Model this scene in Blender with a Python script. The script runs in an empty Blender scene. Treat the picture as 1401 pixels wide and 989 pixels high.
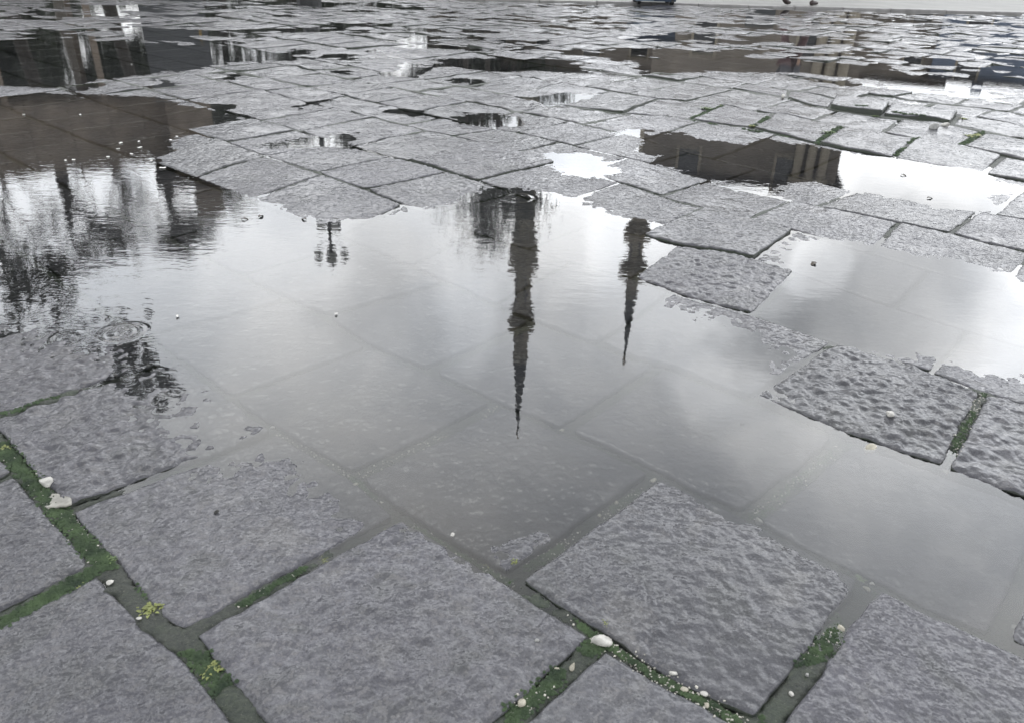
import bpy, math, random
import numpy as np
from mathutils import Matrix, Vector

random.seed(7)
RNG = np.random.default_rng(11)
SC = bpy.context.scene
COL = SC.collection

# ------------------------------------------------------------------ camera
PW, PH = 1401.0, 989.0
F, HORIZON, ROLL, CAMH = 1060.0, -75.0, 1.6, 0.90
PITCH = math.atan((PH / 2 - HORIZON) / F)
_a = math.pi / 2 - PITCH
_r = math.radians(ROLL)
RX = np.array([[1, 0, 0], [0, math.cos(_a), -math.sin(_a)], [0, math.sin(_a), math.cos(_a)]])
RZ = np.array([[math.cos(_r), -math.sin(_r), 0], [math.sin(_r), math.cos(_r), 0], [0, 0, 1]])
RC = RX @ RZ
cam_d = bpy.data.cameras.new('camera')
cam = bpy.data.objects.new('camera', cam_d)
COL.objects.link(cam)
cam_d.sensor_width = 36.0
cam_d.lens = F / PW * 36.0
cam_d.clip_start = 0.02
cam_d.clip_end = 3000
cam_d.dof.use_dof = True
cam_d.dof.focus_distance = 2.5
cam_d.dof.aperture_fstop = 11.0
cam.matrix_world = Matrix.Translation((0, 0, CAMH)) @ Matrix(RC.tolist()).to_4x4()
SC.camera = cam


def ray(px, py):
    d = RC @ np.array([(px - PW / 2) / F, -(py - PH / 2) / F, -1.0])
    return d / np.linalg.norm(d)


def gp(px, py, z=0.0):
    d = ray(px, py)
    t = (z - CAMH) / d[2]
    return np.array([d[0] * t, d[1] * t])


def refl(px, py, dist):
    """world point at horizontal distance dist whose mirror image in still water shows at this place"""
    d = ray(px, py)
    hd = math.hypot(d[0], d[1])
    h = -d[2] / hd * dist - CAMH
    return np.array([d[0] / hd * dist, d[1] / hd * dist, h])


def visible(p, mx=140, my=140):
    q = RC.T @ np.array([p[0], p[1], -CAMH])
    if q[2] > -0.05:
        return False
    x = PW / 2 + F * q[0] / -q[2]
    y = PH / 2 - F * q[1] / -q[2]
    return -mx < x < PW + mx and -my < y < PH + my


# ------------------------------------------------------------------ noise
_T = RNG.random((256, 256)) * 2 - 1


def vnoise(x, y, off=0):
    x = np.asarray(x) + off * 17.31
    y = np.asarray(y) + off * 9.77
    xi = np.floor(x).astype(np.int64)
    yi = np.floor(y).astype(np.int64)
    fx = x - xi
    fy = y - yi
    fx = fx * fx * fx * (fx * (fx * 6 - 15) + 10)
    fy = fy * fy * fy * (fy * (fy * 6 - 15) + 10)
    a = _T[xi & 255, yi & 255]
    b = _T[(xi + 1) & 255, yi & 255]
    c = _T[xi & 255, (yi + 1) & 255]
    d = _T[(xi + 1) & 255, (yi + 1) & 255]
    return (a * (1 - fx) + b * fx) * (1 - fy) + (c * (1 - fx) + d * fx) * fy


def fbm(x, y, octv=3, off=0, gain=0.55):
    s, amp, t = 0, 1.0, 0
    for k in range(octv):
        s = s + amp * vnoise(x * (2.03 ** k) + 3.1 * k, y * (2.03 ** k) - 5.7 * k, off + k)
        t += amp
        amp *= gain
    return s / t


# ------------------------------------------------------------------ small mesh helpers
def mesh_obj(name, v, f, mat, parent=None, smooth=False):
    me = bpy.data.meshes.new(name)
    v = np.asarray(v, np.float32)
    if isinstance(f, np.ndarray) and f.ndim == 2:
        nf, k = f.shape
        me.vertices.add(len(v))
        me.vertices.foreach_set('co', v.ravel())
        me.loops.add(nf * k)
        me.loops.foreach_set('vertex_index', f.astype(np.int32).ravel())
        me.polygons.add(nf)
        me.polygons.foreach_set('loop_start', np.arange(0, nf * k, k, dtype=np.int32))
        me.polygons.foreach_set('loop_total', np.full(nf, k, np.int32))
        me.update(calc_edges=True)
    else:
        me.from_pydata([tuple(map(float, q)) for q in v], [], [tuple(map(int, q)) for q in f])
        me.update()
    me.validate()
    if smooth:
        me.polygons.foreach_set('use_smooth', np.ones(len(me.polygons), bool))
    if mat:
        me.materials.append(mat)
    o = bpy.data.objects.new(name, me)
    COL.objects.link(o)
    if parent is not None:
        o.parent = parent
    return o


class MB:
    """gathers shapes into one mesh"""

    def __init__(self):
        self.v, self.f = [], []

    def add(self, v, f):
        b = len(self.v)
        self.v += [tuple(map(float, q)) for q in v]
        self.f += [tuple(int(i) + b for i in q) for q in f]

    def box(self, x0, x1, y0, y1, z0, z1):
        self.add([(x0, y0, z0), (x1, y0, z0), (x1, y1, z0), (x0, y1, z0), (x0, y0, z1), (x1, y0, z1), (x1, y1, z1), (x0, y1, z1)],
                 [(0, 3, 2, 1), (4, 5, 6, 7), (0, 1, 5, 4), (1, 2, 6, 5), (2, 3, 7, 6), (3, 0, 4, 7)])

    def tube(self, pts, radii, n=8):
        b = len(self.v)
        pts = [Vector(p) for p in pts]
        for i, p in enumerate(pts):
            if i == 0:
                t = pts[1] - p
            elif i == len(pts) - 1:
                t = p - pts[i - 1]
            else:
                t = pts[i + 1] - pts[i - 1]
            t.normalize()
            up = Vector((0, 0, 1)) if abs(t.z) < 0.9 else Vector((1, 0, 0))
            a = t.cross(up).normalized()
            c = t.cross(a)
            for k in range(n):
                w = 2 * math.pi * k / n
                q = p + (a * math.cos(w) + c * math.sin(w)) * radii[i]
                self.v.append(tuple(q))
        for i in range(len(pts) - 1):
            for k in range(n):
                k2 = (k + 1) % n
                self.f.append((b + i * n + k, b + i * n + k2, b + (i + 1) * n + k2, b + (i + 1) * n + k))
        self.f.append(tuple(b + k for k in range(n))[::-1])
        self.f.append(tuple(b + (len(pts) - 1) * n + k for k in range(n)))

    def lathe(self, prof, n=16, cx=0, cy=0):
        b = len(self.v)
        for r, z in prof:
            for k in range(n):
                w = 2 * math.pi * k / n
                self.v.append((cx + r * math.cos(w), cy + r * math.sin(w), z))
        for i in range(len(prof) - 1):
            for k in range(n):
                k2 = (k + 1) % n
                self.f.append((b + i * n + k, b + i * n + k2, b + (i + 1) * n + k2, b + (i + 1) * n + k))
        self.f.append(tuple(b + k for k in range(n))[::-1])
        self.f.append(tuple(b + (len(prof) - 1) * n + k for k in range(n)))

    def build(self, name, mat, parent=None, smooth=False):
        return mesh_obj(name, self.v, self.f, mat, parent, smooth)


def tag(o, label=None, cat=None, group=None, kind=None):
    if label:
        o['label'] = label
    if cat:
        o['category'] = cat
    if group:
        o['group'] = group
    if kind:
        o['kind'] = kind
    return o


def empty(name, loc, rz=0.0):
    o = bpy.data.objects.new(name, None)
    o.empty_display_size = 0.1
    COL.objects.link(o)
    o.location = tuple(map(float, loc))
    o.rotation_euler = (0, 0, rz)
    return o


# ------------------------------------------------------------------ materials
def new_mat(name):
    m = bpy.data.materials.new(name)
    m.use_nodes = True
    nt = m.node_tree
    nt.nodes.clear()
    out = nt.nodes.new('ShaderNodeOutputMaterial')
    return m, nt, out


def nd(nt, typ, **kw):
    n = nt.nodes.new(typ)
    for k, v in kw.items():
        if k.startswith('i_'):
            key = k[2:].replace('_', ' ')
            n.inputs[key].default_value = v
        else:
            setattr(n, k, v)
    return n


def noise(nt, vec, scale, detail=4, rough=0.55, dist=0.0):
    n = nd(nt, 'ShaderNodeTexNoise')
    n.inputs['Scale'].default_value = scale
    n.inputs['Detail'].default_value = detail
    n.inputs['Roughness'].default_value = rough
    n.inputs['Distortion'].default_value = dist
    nt.links.new(vec, n.inputs['Vector'])
    return n.outputs['Fac']


def ramp(nt, fac, stops):
    n = nd(nt, 'ShaderNodeValToRGB')
    e = n.color_ramp.elements
    while len(e) < len(stops):
        e.new(0.5)
    for el, (p, c) in zip(e, stops):
        el.position = p
        el.color = (c, c, c, 1) if not isinstance(c, tuple) else (*c, 1)
    nt.links.new(fac, n.inputs['Fac'])
    return n.outputs['Color']


def mix(nt, fac, a, b, blend='MIX'):
    n = nd(nt, 'ShaderNodeMix', data_type='RGBA', blend_type=blend)
    for s, v in ((n.inputs[0], fac), (n.inputs[6], a), (n.inputs[7], b)):
        if hasattr(v, 'is_linked'):
            nt.links.new(v, s)
        elif isinstance(v, tuple):
            s.default_value = (*v, 1)
        else:
            s.default_value = v
    return n.outputs[2]


def math_n(nt, op, a, b=0.0):
    n = nd(nt, 'ShaderNodeMath', operation=op)
    for s, v in ((n.inputs[0], a), (n.inputs[1], b)):
        if hasattr(v, 'is_linked'):
            nt.links.new(v, s)
        else:
            s.default_value = v
    return n.outputs[0]


def world_pos(nt):
    return nd(nt, 'ShaderNodeNewGeometry').outputs['Position']


def simple_mat(name, col, rough=0.7, var=0.25, scale=4.0, bump=0.0, metal=0.0, col2=None):
    m, nt, out = new_mat(name)
    tc = nd(nt, 'ShaderNodeTexCoord').outputs['Object']
    b = nd(nt, 'ShaderNodeBsdfPrincipled')
    b.inputs['Roughness'].default_value = rough
    b.inputs['Metallic'].default_value = metal
    nz = noise(nt, tc, scale, 5)
    dark = tuple(c * (1 - var) for c in col)
    light = col2 if col2 else tuple(min(1, c * (1 + var)) for c in col)
    nt.links.new(mix(nt, ramp(nt, nz, [(0.3, 0.0), (0.7, 1.0)]), dark, light), b.inputs['Base Color'])
    if bump:
        bp = nd(nt, 'ShaderNodeBump')
        bp.inputs['Strength'].default_value = 1
        bp.inputs['Distance'].default_value = bump
        nt.links.new(noise(nt, tc, scale * 3, 4), bp.inputs['Height'])
        nt.links.new(bp.outputs['Normal'], b.inputs['Normal'])
    nt.links.new(b.outputs[0], out.inputs[0])
    return m


def stone_material():
    m, nt, out = new_mat('wet_basalt')
    P = world_pos(nt)
    rnd = nd(nt, 'ShaderNodeAttribute', attribute_name='slab_tone').outputs['Fac']
    rnd2 = math_n(nt, 'FRACT', math_n(nt, 'MULTIPLY', rnd, 7.31))
    big = noise(nt, P, 2.2, 4, 0.6)
    blot = noise(nt, P, 9, 5, 0.65, 0.6)
    mid = noise(nt, P, 30, 5, 0.65)
    fine = noise(nt, P, 260, 4, 0.7)
    base = mix(nt, rnd, (0.028, 0.029, 0.034), (0.092, 0.093, 0.104))
    base = mix(nt, math_n(nt, 'MULTIPLY', rnd2, 0.45), base, (0.078, 0.074, 0.092))
    base = mix(nt, ramp(nt, big, [(0.35, 0.0), (0.7, 0.5)]), base, (0.100, 0.100, 0.104))
    base = mix(nt, ramp(nt, blot, [(0.52, 0.0), (0.66, 0.55)]), base, (0.058, 0.060, 0.058))
    base = mix(nt, ramp(nt, blot, [(0.34, 0.35), (0.44, 0.0)]), base, (0.150, 0.146, 0.140))
    base = mix(nt, ramp(nt, mid, [(0.36, 0.45), (0.56, 0.0)]), base, (0.040, 0.041, 0.046))
    base = mix(nt, ramp(nt, mid, [(0.56, 0.0), (0.70, 0.22)]), base, (0.165, 0.165, 0.176))
    base = mix(nt, ramp(nt, fine, [(0.56, 0.0), (0.68, 0.40)]), base, (0.20, 0.195, 0.20))
    base = mix(nt, ramp(nt, fine, [(0.36, 0.5), (0.46, 0.0)]), base, (0.026, 0.027, 0.028))
    b = nd(nt, 'ShaderNodeBsdfPrincipled')
    nt.links.new(base, b.inputs['Base Color'])
    b.inputs['IOR'].default_value = 1.45
    b.inputs['Specular IOR Level'].default_value = 0.12
    rg = math_n(nt, 'ADD', math_n(nt, 'MULTIPLY', ramp(nt, mid, [(0.3, 0.0), (0.7, 1.0)]), 0.22), 0.36)
    nt.links.new(rg, b.inputs['Roughness'])
    # thin film of water over the grain
    b.inputs['Coat Weight'].default_value = 0.72
    b.inputs['Coat IOR'].default_value = 1.36
    wet = noise(nt, P, 4.2, 4, 0.6)
    nt.links.new(math_n(nt, 'ADD', math_n(nt, 'MULTIPLY', ramp(nt, wet, [(0.40, 1.0), (0.62, 0.0)]), 0.06), 0.025), b.inputs['Coat Roughness'])
    bp = nd(nt, 'ShaderNodeBump')
    bp.inputs['Strength'].default_value = 1.0
    bp.inputs['Distance'].default_value = 0.0014
    h = math_n(nt, 'ADD', math_n(nt, 'MULTIPLY', noise(nt, P, 130, 3, 0.6), 1.0), math_n(nt, 'MULTIPLY', fine, 0.45))
    nt.links.new(h, bp.inputs['Height'])
    nt.links.new(bp.outputs['Normal'], b.inputs['Normal'])
    bc = nd(nt, 'ShaderNodeBump')
    bc.inputs['Strength'].default_value = 1.0
    bc.inputs['Distance'].default_value = 0.0088
    # the film lies smoother where more water stands on the stone
    film = math_n(nt, 'MULTIPLY', ramp(nt, wet, [(0.38, 1.0), (0.62, 0.28)]), math_n(nt, 'ADD', math_n(nt, 'MULTIPLY', rnd2, 0.28), 0.66))
    nt.links.new(math_n(nt, 'MULTIPLY', math_n(nt, 'ADD', noise(nt, P, 84, 1, 0.4), math_n(nt, 'MULTIPLY', noise(nt, P, 38, 1, 0.4), 1.2)), film), bc.inputs['Height'])
    nt.links.new(bc.outputs['Normal'], b.inputs['Coat Normal'])
    nt.links.new(b.outputs[0], out.inputs[0])
    return m


def bed_material():
    m, nt, out = new_mat('joint_soil_moss_and_side_shade')
    P = world_pos(nt)
    n1 = noise(nt, P, 9, 4, 0.6)
    n2 = noise(nt, P, 120, 5, 0.7)
    n3 = noise(nt, P, 420, 3, 0.6)
    base = mix(nt, ramp(nt, n2, [(0.35, 0.0), (0.65, 1.0)]), (0.008, 0.012, 0.009), (0.032, 0.037, 0.027))
    green = mix(nt, ramp(nt, n2, [(0.4, 0.0), (0.65, 1.0)]), (0.010, 0.018, 0.010), (0.030, 0.043, 0.022))
    base = mix(nt, ramp(nt, n1, [(0.42, 0.0), (0.62, 0.8)]), base, green)
    base = mix(nt, ramp(nt, n3, [(0.66, 0.0), (0.72, 0.8)]), base, (0.22, 0.21, 0.17))
    b = nd(nt, 'ShaderNodeBsdfPrincipled')
    nt.links.new(base, b.inputs['Base Color'])
    b.inputs['Roughness'].default_value = 0.6
    bp = nd(nt, 'ShaderNodeBump')
    bp.inputs['Distance'].default_value = 0.004
    nt.links.new(n2, bp.inputs['Height'])
    nt.links.new(bp.outputs['Normal'], b.inputs['Normal'])
    nt.links.new(b.outputs[0], out.inputs[0])
    return m


def water_material(rings):
    m, nt, out = new_mat('rain_water')
    P = world_pos(nt)
    # slow wind ripples, stronger towards the left side of the square
    mp = nd(nt, 'ShaderNodeMapping')
    mp.inputs['Scale'].default_value = (0.45, 1.0, 1.0)
    mp.inputs['Rotation'].default_value = (0, 0, 0.0)
    nt.links.new(P, mp.inputs['Vector'])
    w1 = noise(nt, mp.outputs[0], 22, 2, 0.5)
    w2 = noise(nt, mp.outputs[0], 75, 2, 0.5)
    w = math_n(nt, 'ADD', w1, math_n(nt, 'MULTIPLY', w2, 0.35))
    patch = noise(nt, P, 1.3, 1, 0.4)
    sep = nd(nt, 'ShaderNodeSeparateXYZ')
    nt.links.new(P, sep.inputs[0])
    mr = nd(nt, 'ShaderNodeMapRange', interpolation_type='SMOOTHSTEP')
    nt.links.new(sep.outputs[0], mr.inputs[0])
    mr.inputs[1].default_value = -0.9
    mr.inputs[2].default_value = -0.35
    mr.inputs[3].default_value = 0.75
    mr.inputs[4].default_value = 0.30
    amp = math_n(nt, 'MULTIPLY', mr.outputs[0], ramp(nt, patch, [(0.3, 0.45), (0.65, 1.0)]))
    pd = nd(nt, 'ShaderNodeVectorMath', operation='DISTANCE')
    nt.links.new(P, pd.inputs[0])
    pd.inputs[1].default_value = (*gp(705, 350), 0)
    pm = nd(nt, 'ShaderNodeMapRange', interpolation_type='SMOOTHSTEP')
    nt.links.new(pd.outputs['Value'], pm.inputs[0])
    pm.inputs[1].default_value = 0.15
    pm.inputs[2].default_value = 0.75
    pm.inputs[3].default_value = 0.30
    pm.inputs[4].default_value = 0.0
    amp = math_n(nt, 'ADD', amp, pm.outputs[0])
    h = math_n(nt, 'MULTIPLY', math_n(nt, 'MULTIPLY', w, amp), 0.0006)
    patch2 = noise(nt, P, 14, 2, 0.5)
    for (x, y, r, wl, a) in rings:
        vd = nd(nt, 'ShaderNodeVectorMath', operation='DISTANCE')
        nt.links.new(P, vd.inputs[0])
        vd.inputs[1].default_value = (x, y, 0)
        d = math_n(nt, 'ADD', vd.outputs['Value'], math_n(nt, 'MULTIPLY', patch2, 0.012))
        s = math_n(nt, 'SINE', math_n(nt, 'MULTIPLY', d, 2 * math.pi / wl))
        fo = nd(nt, 'ShaderNodeMapRange', interpolation_type='SMOOTHSTEP')
        nt.links.new(d, fo.inputs[0])
        fo.inputs[1].default_value = r * 0.75
        fo.inputs[2].default_value = r
        fo.inputs[3].default_value = a
        fo.inputs[4].default_value = 0.0
        h = math_n(nt, 'ADD', h, math_n(nt, 'MULTIPLY', s, fo.outputs[0]))
    bp = nd(nt, 'ShaderNodeBump')
    bp.inputs['Strength'].default_value = 1.0
    bp.inputs['Distance'].default_value = 1.0
    nt.links.new(h, bp.inputs['Height'])
    fr = nd(nt, 'ShaderNodeFresnel')
    fr.inputs['IOR'].default_value = 1.48
    nt.links.new(bp.outputs['Normal'], fr.inputs['Normal'])
    tr = nd(nt, 'ShaderNodeBsdfTransparent')
    tr.inputs[0].default_value = (0.93, 0.95, 0.94, 1)
    gl = nd(nt, 'ShaderNodeBsdfGlossy')
    gl.inputs['Roughness'].default_value = 0.0
    gl.inputs[0].default_value = (1, 1, 1, 1)
    nt.links.new(bp.outputs['Normal'], gl.inputs['Normal'])
    mx = nd(nt, 'ShaderNodeMixShader')
    nt.links.new(fr.outputs[0], mx.inputs[0])
    nt.links.new(tr.outputs[0], mx.inputs[1])
    nt.links.new(gl.outputs[0], mx.inputs[2])
    nt.links.new(mx.outputs[0], out.inputs[0])
    return m


M_STONE = stone_material()
M_BED = bed_material()

# ------------------------------------------------------------------ paving layout
TH = math.radians(-41.5)
EU = np.array([math.cos(TH), math.sin(TH)])
EV = np.array([-math.sin(TH), math.cos(TH)])


def uv(px, py):
    p = gp(px, py)
    return float(p @ EU), float(p @ EV)


LINES_PX = {
    'A': [(0, 610), (60, 680), (140, 772), (210, 855), (265, 893), (340, 989)],
    'B': [(212, 467), (251, 491), (303, 530), (370, 580), (480, 645), (550, 702), (640, 757), (720, 810), (815, 872), (900, 930), (1010, 989)],
    'C': [(401, 407), (441, 425), (505, 466), (580, 497), (662, 535), (744, 571), (836, 610), (930, 659), (1020, 700), (1091, 741), (1172, 781), (1287, 838), (1399, 893)],
    'D': [(154, 203), (240, 234), (371, 286), (500, 333), (632, 389), (696, 420), (867, 483), (918, 497), (1045, 549), (1158, 597), (1267, 633), (1400, 684)],
    'E': [(211, 163), (427, 236), (550, 281), (700, 330), (860, 378), (940, 408), (1033, 432), (1145, 470), (1250, 503), (1345, 540), (1401, 556)],
    'F': [(700, 262), (820, 305), (920, 335), (1020, 353), (1085, 370), (1250, 425), (1401, 472)],
    'G': [(760, 222), (860, 255), (923, 277), (965, 288), (1022, 302), (1089, 317), (1160, 337), (1401, 402)],
    'H': [(880, 222), (980, 250), (1080, 276), (1114, 284), (1229, 308), (1300, 322), (1343, 333), (1401, 347)],
    'I': [(860, 185), (960, 212), (1060, 235), (1134, 251), (1212, 266), (1272, 279), (1338, 291), (1401, 303)],
    'J': [(780, 147), (850, 157), (911, 163), (971, 170), (1029, 178), (1080, 189), (1149, 204), (1212, 215), (1349, 239), (1401, 250)],
    'K': [(900, 137), (1000, 149), (1057, 159), (1112, 167), (1152, 176), (1252, 193), (1312, 203), (1401, 223)],
    'L': [(1000, 124), (1080, 137), (1110, 146), (1160, 155), (1200, 161), (1280, 169), (1340, 181), (1401, 195)],
}
names = 'ABCDEFGHIJKL'


class Line:
    def __init__(self, us, vs):
        o = np.argsort(us)
        self.u = np.array(us)[o]
        self.v = np.array(vs)[o]

    def __call__(self, u):
        u = np.asarray(u, float)
        r = np.interp(u, self.u, self.v)
        return r


lines = []
for n in names:
    q = [uv(*p) for p in LINES_PX[n]]
    lines.append(Line([a for a, b in q], [b for a, b in q]))
widths = {'A': 0.036, 'B': 0.023, 'C': 0.026, 'D': 0.024, 'E': 0.014, 'F': 0.016, 'G': 0.012, 'H': 0.012, 'I': 0.014, 'J': 0.024, 'K': 0.022, 'L': 0.075}
wl = [widths[n] * 0.8 for n in names]


class Offset(Line):
    def __init__(self, base, dv, seed):
        self.base, self.dv, self.seed = base, dv, seed

    def __call__(self, u):
        u = np.asarray(u, float)
        return self.base(u) + self.dv + 0.012 * vnoise(u * 0.7, np.full_like(u, self.seed * 3.3), 5)


# lines nearer than A
pre = [Offset(lines[0], -0.44 * k, k + 50) for k in (2, 1)]
post = []
vl = 0.0
class Far(Line):
    """courses beyond the traced ones: settle from the last traced line to a straight one"""
    def __init__(self, dv, seed):
        self.dv, self.seed = dv, seed
        self.mean = float(np.mean(lines[-1].v))

    def __call__(self, u):
        u = np.asarray(u, float)
        k = math.exp(-self.dv / 1.2)
        return self.mean + (lines[-1](u) - self.mean) * k + self.dv + 0.02 * vnoise(u * 0.5, np.full_like(u, self.seed * 3.3), 6)
rr = random.Random(3)
while vl < 24:
    vl += rr.uniform(0.36, 0.46)
    post.append(Far(vl, len(post)))
ALL = pre + lines + post
WL = [0.03, 0.035] + wl + [rr.uniform(0.004, 0.012) for _ in post]
NPRE = 2

# cross joints of the courses, (lower end, upper end, width)
CROSS = {
    -1: [((0, 862), (140, 780), 0.034)],
    0: [((0, 575), (172, 512), 0.020), ((95, 700), (368, 592), 0.020), ((268, 866), (545, 705), 0.022), ((690, 992), (822, 878), 0.034)],
    1: [((243, 440), (394, 403), 0.02), ((320, 535), (500, 468), 0.018), ((488, 645), (682, 545), 0.046), ((722, 775), (893, 650), 0.038), ((1050, 992), (1192, 795), 0.036)],
    2: [((445, 425), (625, 375), 0.02), ((586, 498), (698, 450), 0.042), ((778, 578), (892, 500), 0.032), ((1025, 702), (1152, 602), 0.048), ((1366, 872), (1405, 780), 0.03)],
    3: [((0, 252), (108, 222), 0.02), ((345, 273), (440, 242), 0.016), ((470, 318), (548, 283), 0.016), ((827, 460), (915, 402), 0.02), ((1030, 540), (1143, 470), 0.018), ((1297, 635), (1345, 540), 0.018)],
    4: [((866, 380), (921, 338), 0.016), ((1033, 430), (1088, 373), 0.016)],
    5: [((870, 325), (960, 289), 0.012), ((1030, 356), (1087, 317), 0.014)],
    6: [((1022, 303), (1080, 277), 0.012), ((1190, 345), (1229, 308), 0.012)],
    7: [((1300, 322), (1338, 292), 0.016)],
    9: [((848, 158), (897, 138), 0.014), ((946, 166), (988, 148), 0.02), ((1029, 177), (1058, 160), 0.022), ((1118, 197), (1150, 177), 0.028), ((1223, 216), (1252, 194), 0.018), ((1345, 238), (1372, 217), 0.03)],
    10: [((1112, 167), (1145, 154), 0.022), ((1210, 184), (1228, 167), 0.02), ((1312, 204), (1345, 184), 0.03)],
    11: [((1075, 136), (1110, 118), 0.014), ((1300, 172), (1330, 152), 0.03)],
}

# ------------------------------------------------------------------ water outlines -> height of the paving above the water level
PUDDLES = [
    [(-60, 430), (0, 444), (60, 474), (130, 502), (165, 512), (160, 535), (195, 565), (250, 603), (285, 630), (330, 622), (385, 600), (470, 655), (560, 712), (640, 742),
     (690, 720), (770, 705), (830, 668), (900, 655), (960, 690), (1030, 715), (1110, 765), (1180, 805), (1290, 850), (1350, 868), (1372, 820), (1385, 760), (1420, 725), (1420, 694),
     (1270, 637), (1180, 598), (1110, 545), (1085, 512), (1100, 488), (1060, 458), (1000, 436), (930, 412), (880, 388), (866, 374), (905, 350), (912, 330), (880, 312), (850, 302), (800, 288),
     (765, 268), (715, 250), (640, 263), (600, 285), (555, 292), (500, 300), (430, 302), (372, 288), (300, 254), (245, 236), (240, 212), (232, 192), (268, 178), (322, 160), (262, 144),
     (190, 132), (60, 128), (-60, 132)],
    [(1086, 352), (1105, 330), (1170, 336), (1250, 352), (1300, 354), (1380, 382), (1440, 400), (1440, 525), (1330, 505), (1280, 485), (1200, 474), (1130, 464), (1040, 431), (1062, 402), (1092, 376)],
    [(885, 186), (960, 190), (1060, 194), (1150, 208), (1225, 217), (1350, 241), (1392, 256), (1345, 284), (1290, 284), (1220, 268), (1142, 253), (1078, 244), (1028, 262), (985, 256), (930, 243), (942, 233), (872, 206)],
    [(762, 212), (812, 214), (852, 230), (846, 240), (795, 250), (762, 238), (752, 225)],
    [(-60, 58), (60, 57), (150, 57), (300, 63), (435, 73), (335, 83), (210, 100), (120, 110), (60, 118), (-60, 118)],
    [(868, 82), (950, 78), (1040, 80), (1190, 92), (1250, 104), (1440, 110), (1440, 124), (1250, 118), (1180, 110), (1100, 100), (1000, 98), (880, 95)],
    [(598, 83), (700, 79), (792, 83), (785, 94), (650, 97)],
    [(372, 198), (420, 191), (470, 186), (505, 200), (525, 211), (470, 211), (415, 207)],
    [(488, 139), (560, 147), (585, 156), (520, 154)],
    [(628, 160), (692, 166), (668, 177), (612, 171)],
    [(505, 100), (580, 97), (600, 104), (540, 108)],
    [(730, 135), (790, 128), (815, 133), (770, 141)],
    [(385, 136), (440, 137), (462, 145), (420, 151), (390, 148)],
]
POLY = [np.array([gp(*p) for p in P]) for P in PUDDLES]
GX0, GX1, GY0, GY1, GS = -8.0, 10.0, 0.2, 10.5, 0.015
gxs = np.arange(GX0, GX1 + GS, GS)
gys = np.arange(GY0, GY1 + GS, GS)
GXX, GYY = np.meshgrid(gxs, gys)


def signed(poly, X, Y):
    x0, x1 = poly[:, 0].min() - 0.5, poly[:, 0].max() + 0.5
    y0, y1 = poly[:, 1].min() - 0.5, poly[:, 1].max() + 0.5
    D = np.full(X.shape, 0.5, np.float32)
    sel = (X > x0) & (X < x1) & (Y > y0) & (Y < y1)
    x, y = X[sel], Y[sel]
    d = np.full(x.shape, 9.0)
    ins = np.zeros(x.shape, bool)
    n = len(poly)
    for i in range(n):
        ax, ay = poly[i]
        bx, by = poly[(i + 1) % n]
        ex, ey = bx - ax, by - ay
        L = ex * ex + ey * ey + 1e-12
        t = np.clip(((x - ax) * ex + (y - ay) * ey) / L, 0, 1)
        d = np.minimum(d, np.hypot(x - ax - t * ex, y - ay - t * ey))
        c = ((ay > y) != (by > y)) & (x < (bx - ax) * (y - ay) / (by - ay + 1e-12) + ax)
        ins ^= c
    d = np.where(ins, -d, d)
    D[sel] = np.minimum(d, 0.5)
    return D


SD = np.full(GXX.shape, 0.5, np.float32)
for P in POLY:
    SD = np.minimum(SD, signed(P, GXX, GYY))


def samp(grid, x, y):
    fx = np.clip((x - GX0) / GS, 0, grid.shape[1] - 1.001)
    fy = np.clip((y - GY0) / GS, 0, grid.shape[0] - 1.001)
    ix, iy = fx.astype(int), fy.astype(int)
    fx, fy = fx - ix, fy - iy
    return (grid[iy, ix] * (1 - fx) + grid[iy, ix + 1] * fx) * (1 - fy) + (grid[iy + 1, ix] * (1 - fx) + grid[iy + 1, ix + 1] * fx) * fy


def macro(x, y):
    """paving surface above water level"""
    x = np.asarray(x, float)
    y = np.asarray(y, float)
    sd = samp(SD, x, y)
    sd = sd + 0.03 * vnoise(x * 7, y * 7, 3) * np.clip(y / 2, 0.4, 1.5)
    h = np.where(sd < 0, -0.009 * (1 - np.exp(sd / 0.16)), 0.015 * (1 - np.exp(-sd / 0.28)))
    far = np.clip((y - 5.0) / 2.0, 0, 1)
    hn = 0.0045 + 0.017 * fbm(x * 0.8, y * 1.1, 3, 8)
    inside = np.clip(-sd / 0.05, 0, 1)
    h = h * (1 - far) + far * np.where(sd < 0.0, h, np.minimum(h, hn))
    return h


# hand-set slabs: a place in the picture that lies on the slab -> (lift, roughness factor)
SPECIAL = [((1250, 570), 0.0065, 1.9), ((1390, 610), 0.0060, 1.8), ((110, 620), 0.0022, 2.0), ((60, 520), 0.0014, 2.0), ((1150, 145), 0.026, 0.8), ((1260, 157), 0.022, 0.8), ((1000, 320), 0.008, 1.1),
           ((680, 225), 0.008, 1.1), ((960, 380), 0.002, 1.7), ((440, 850), 0.0, 1.0), ((100, 930), 0.0, 0.6), ((420, 650), -0.002, 0.9), ((690, 650), -0.001, 0.8),
           ((950, 760), 0.0, 0.75), ((1250, 730), -0.004, 0.55), ((1250, 930), 0.002, 0.55), ((930, 580), -0.003, 0.5), ((560, 560), -0.004, 0.6), ((1080, 468), 0.003, 1.0),
           ((790, 520), -0.004, 0.5), ((620, 430), -0.004, 0.5), ((390, 465), -0.004, 0.6), ((1092, 177), 0.004, 0.8), ((1180, 195), 0.004, 0.7), ((1290, 220), 0.005, 0.7), ((1020, 172), 0.004, .8),
           ((1230, 175), 0.004, .7), ((1330, 200), 0.005, .7), ((1390, 225), 0.004, .7), ((300, 200), 0.004, 1.2)]
SPEC = [(gp(*p), a, b) for p, a, b in SPECIAL]


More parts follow.
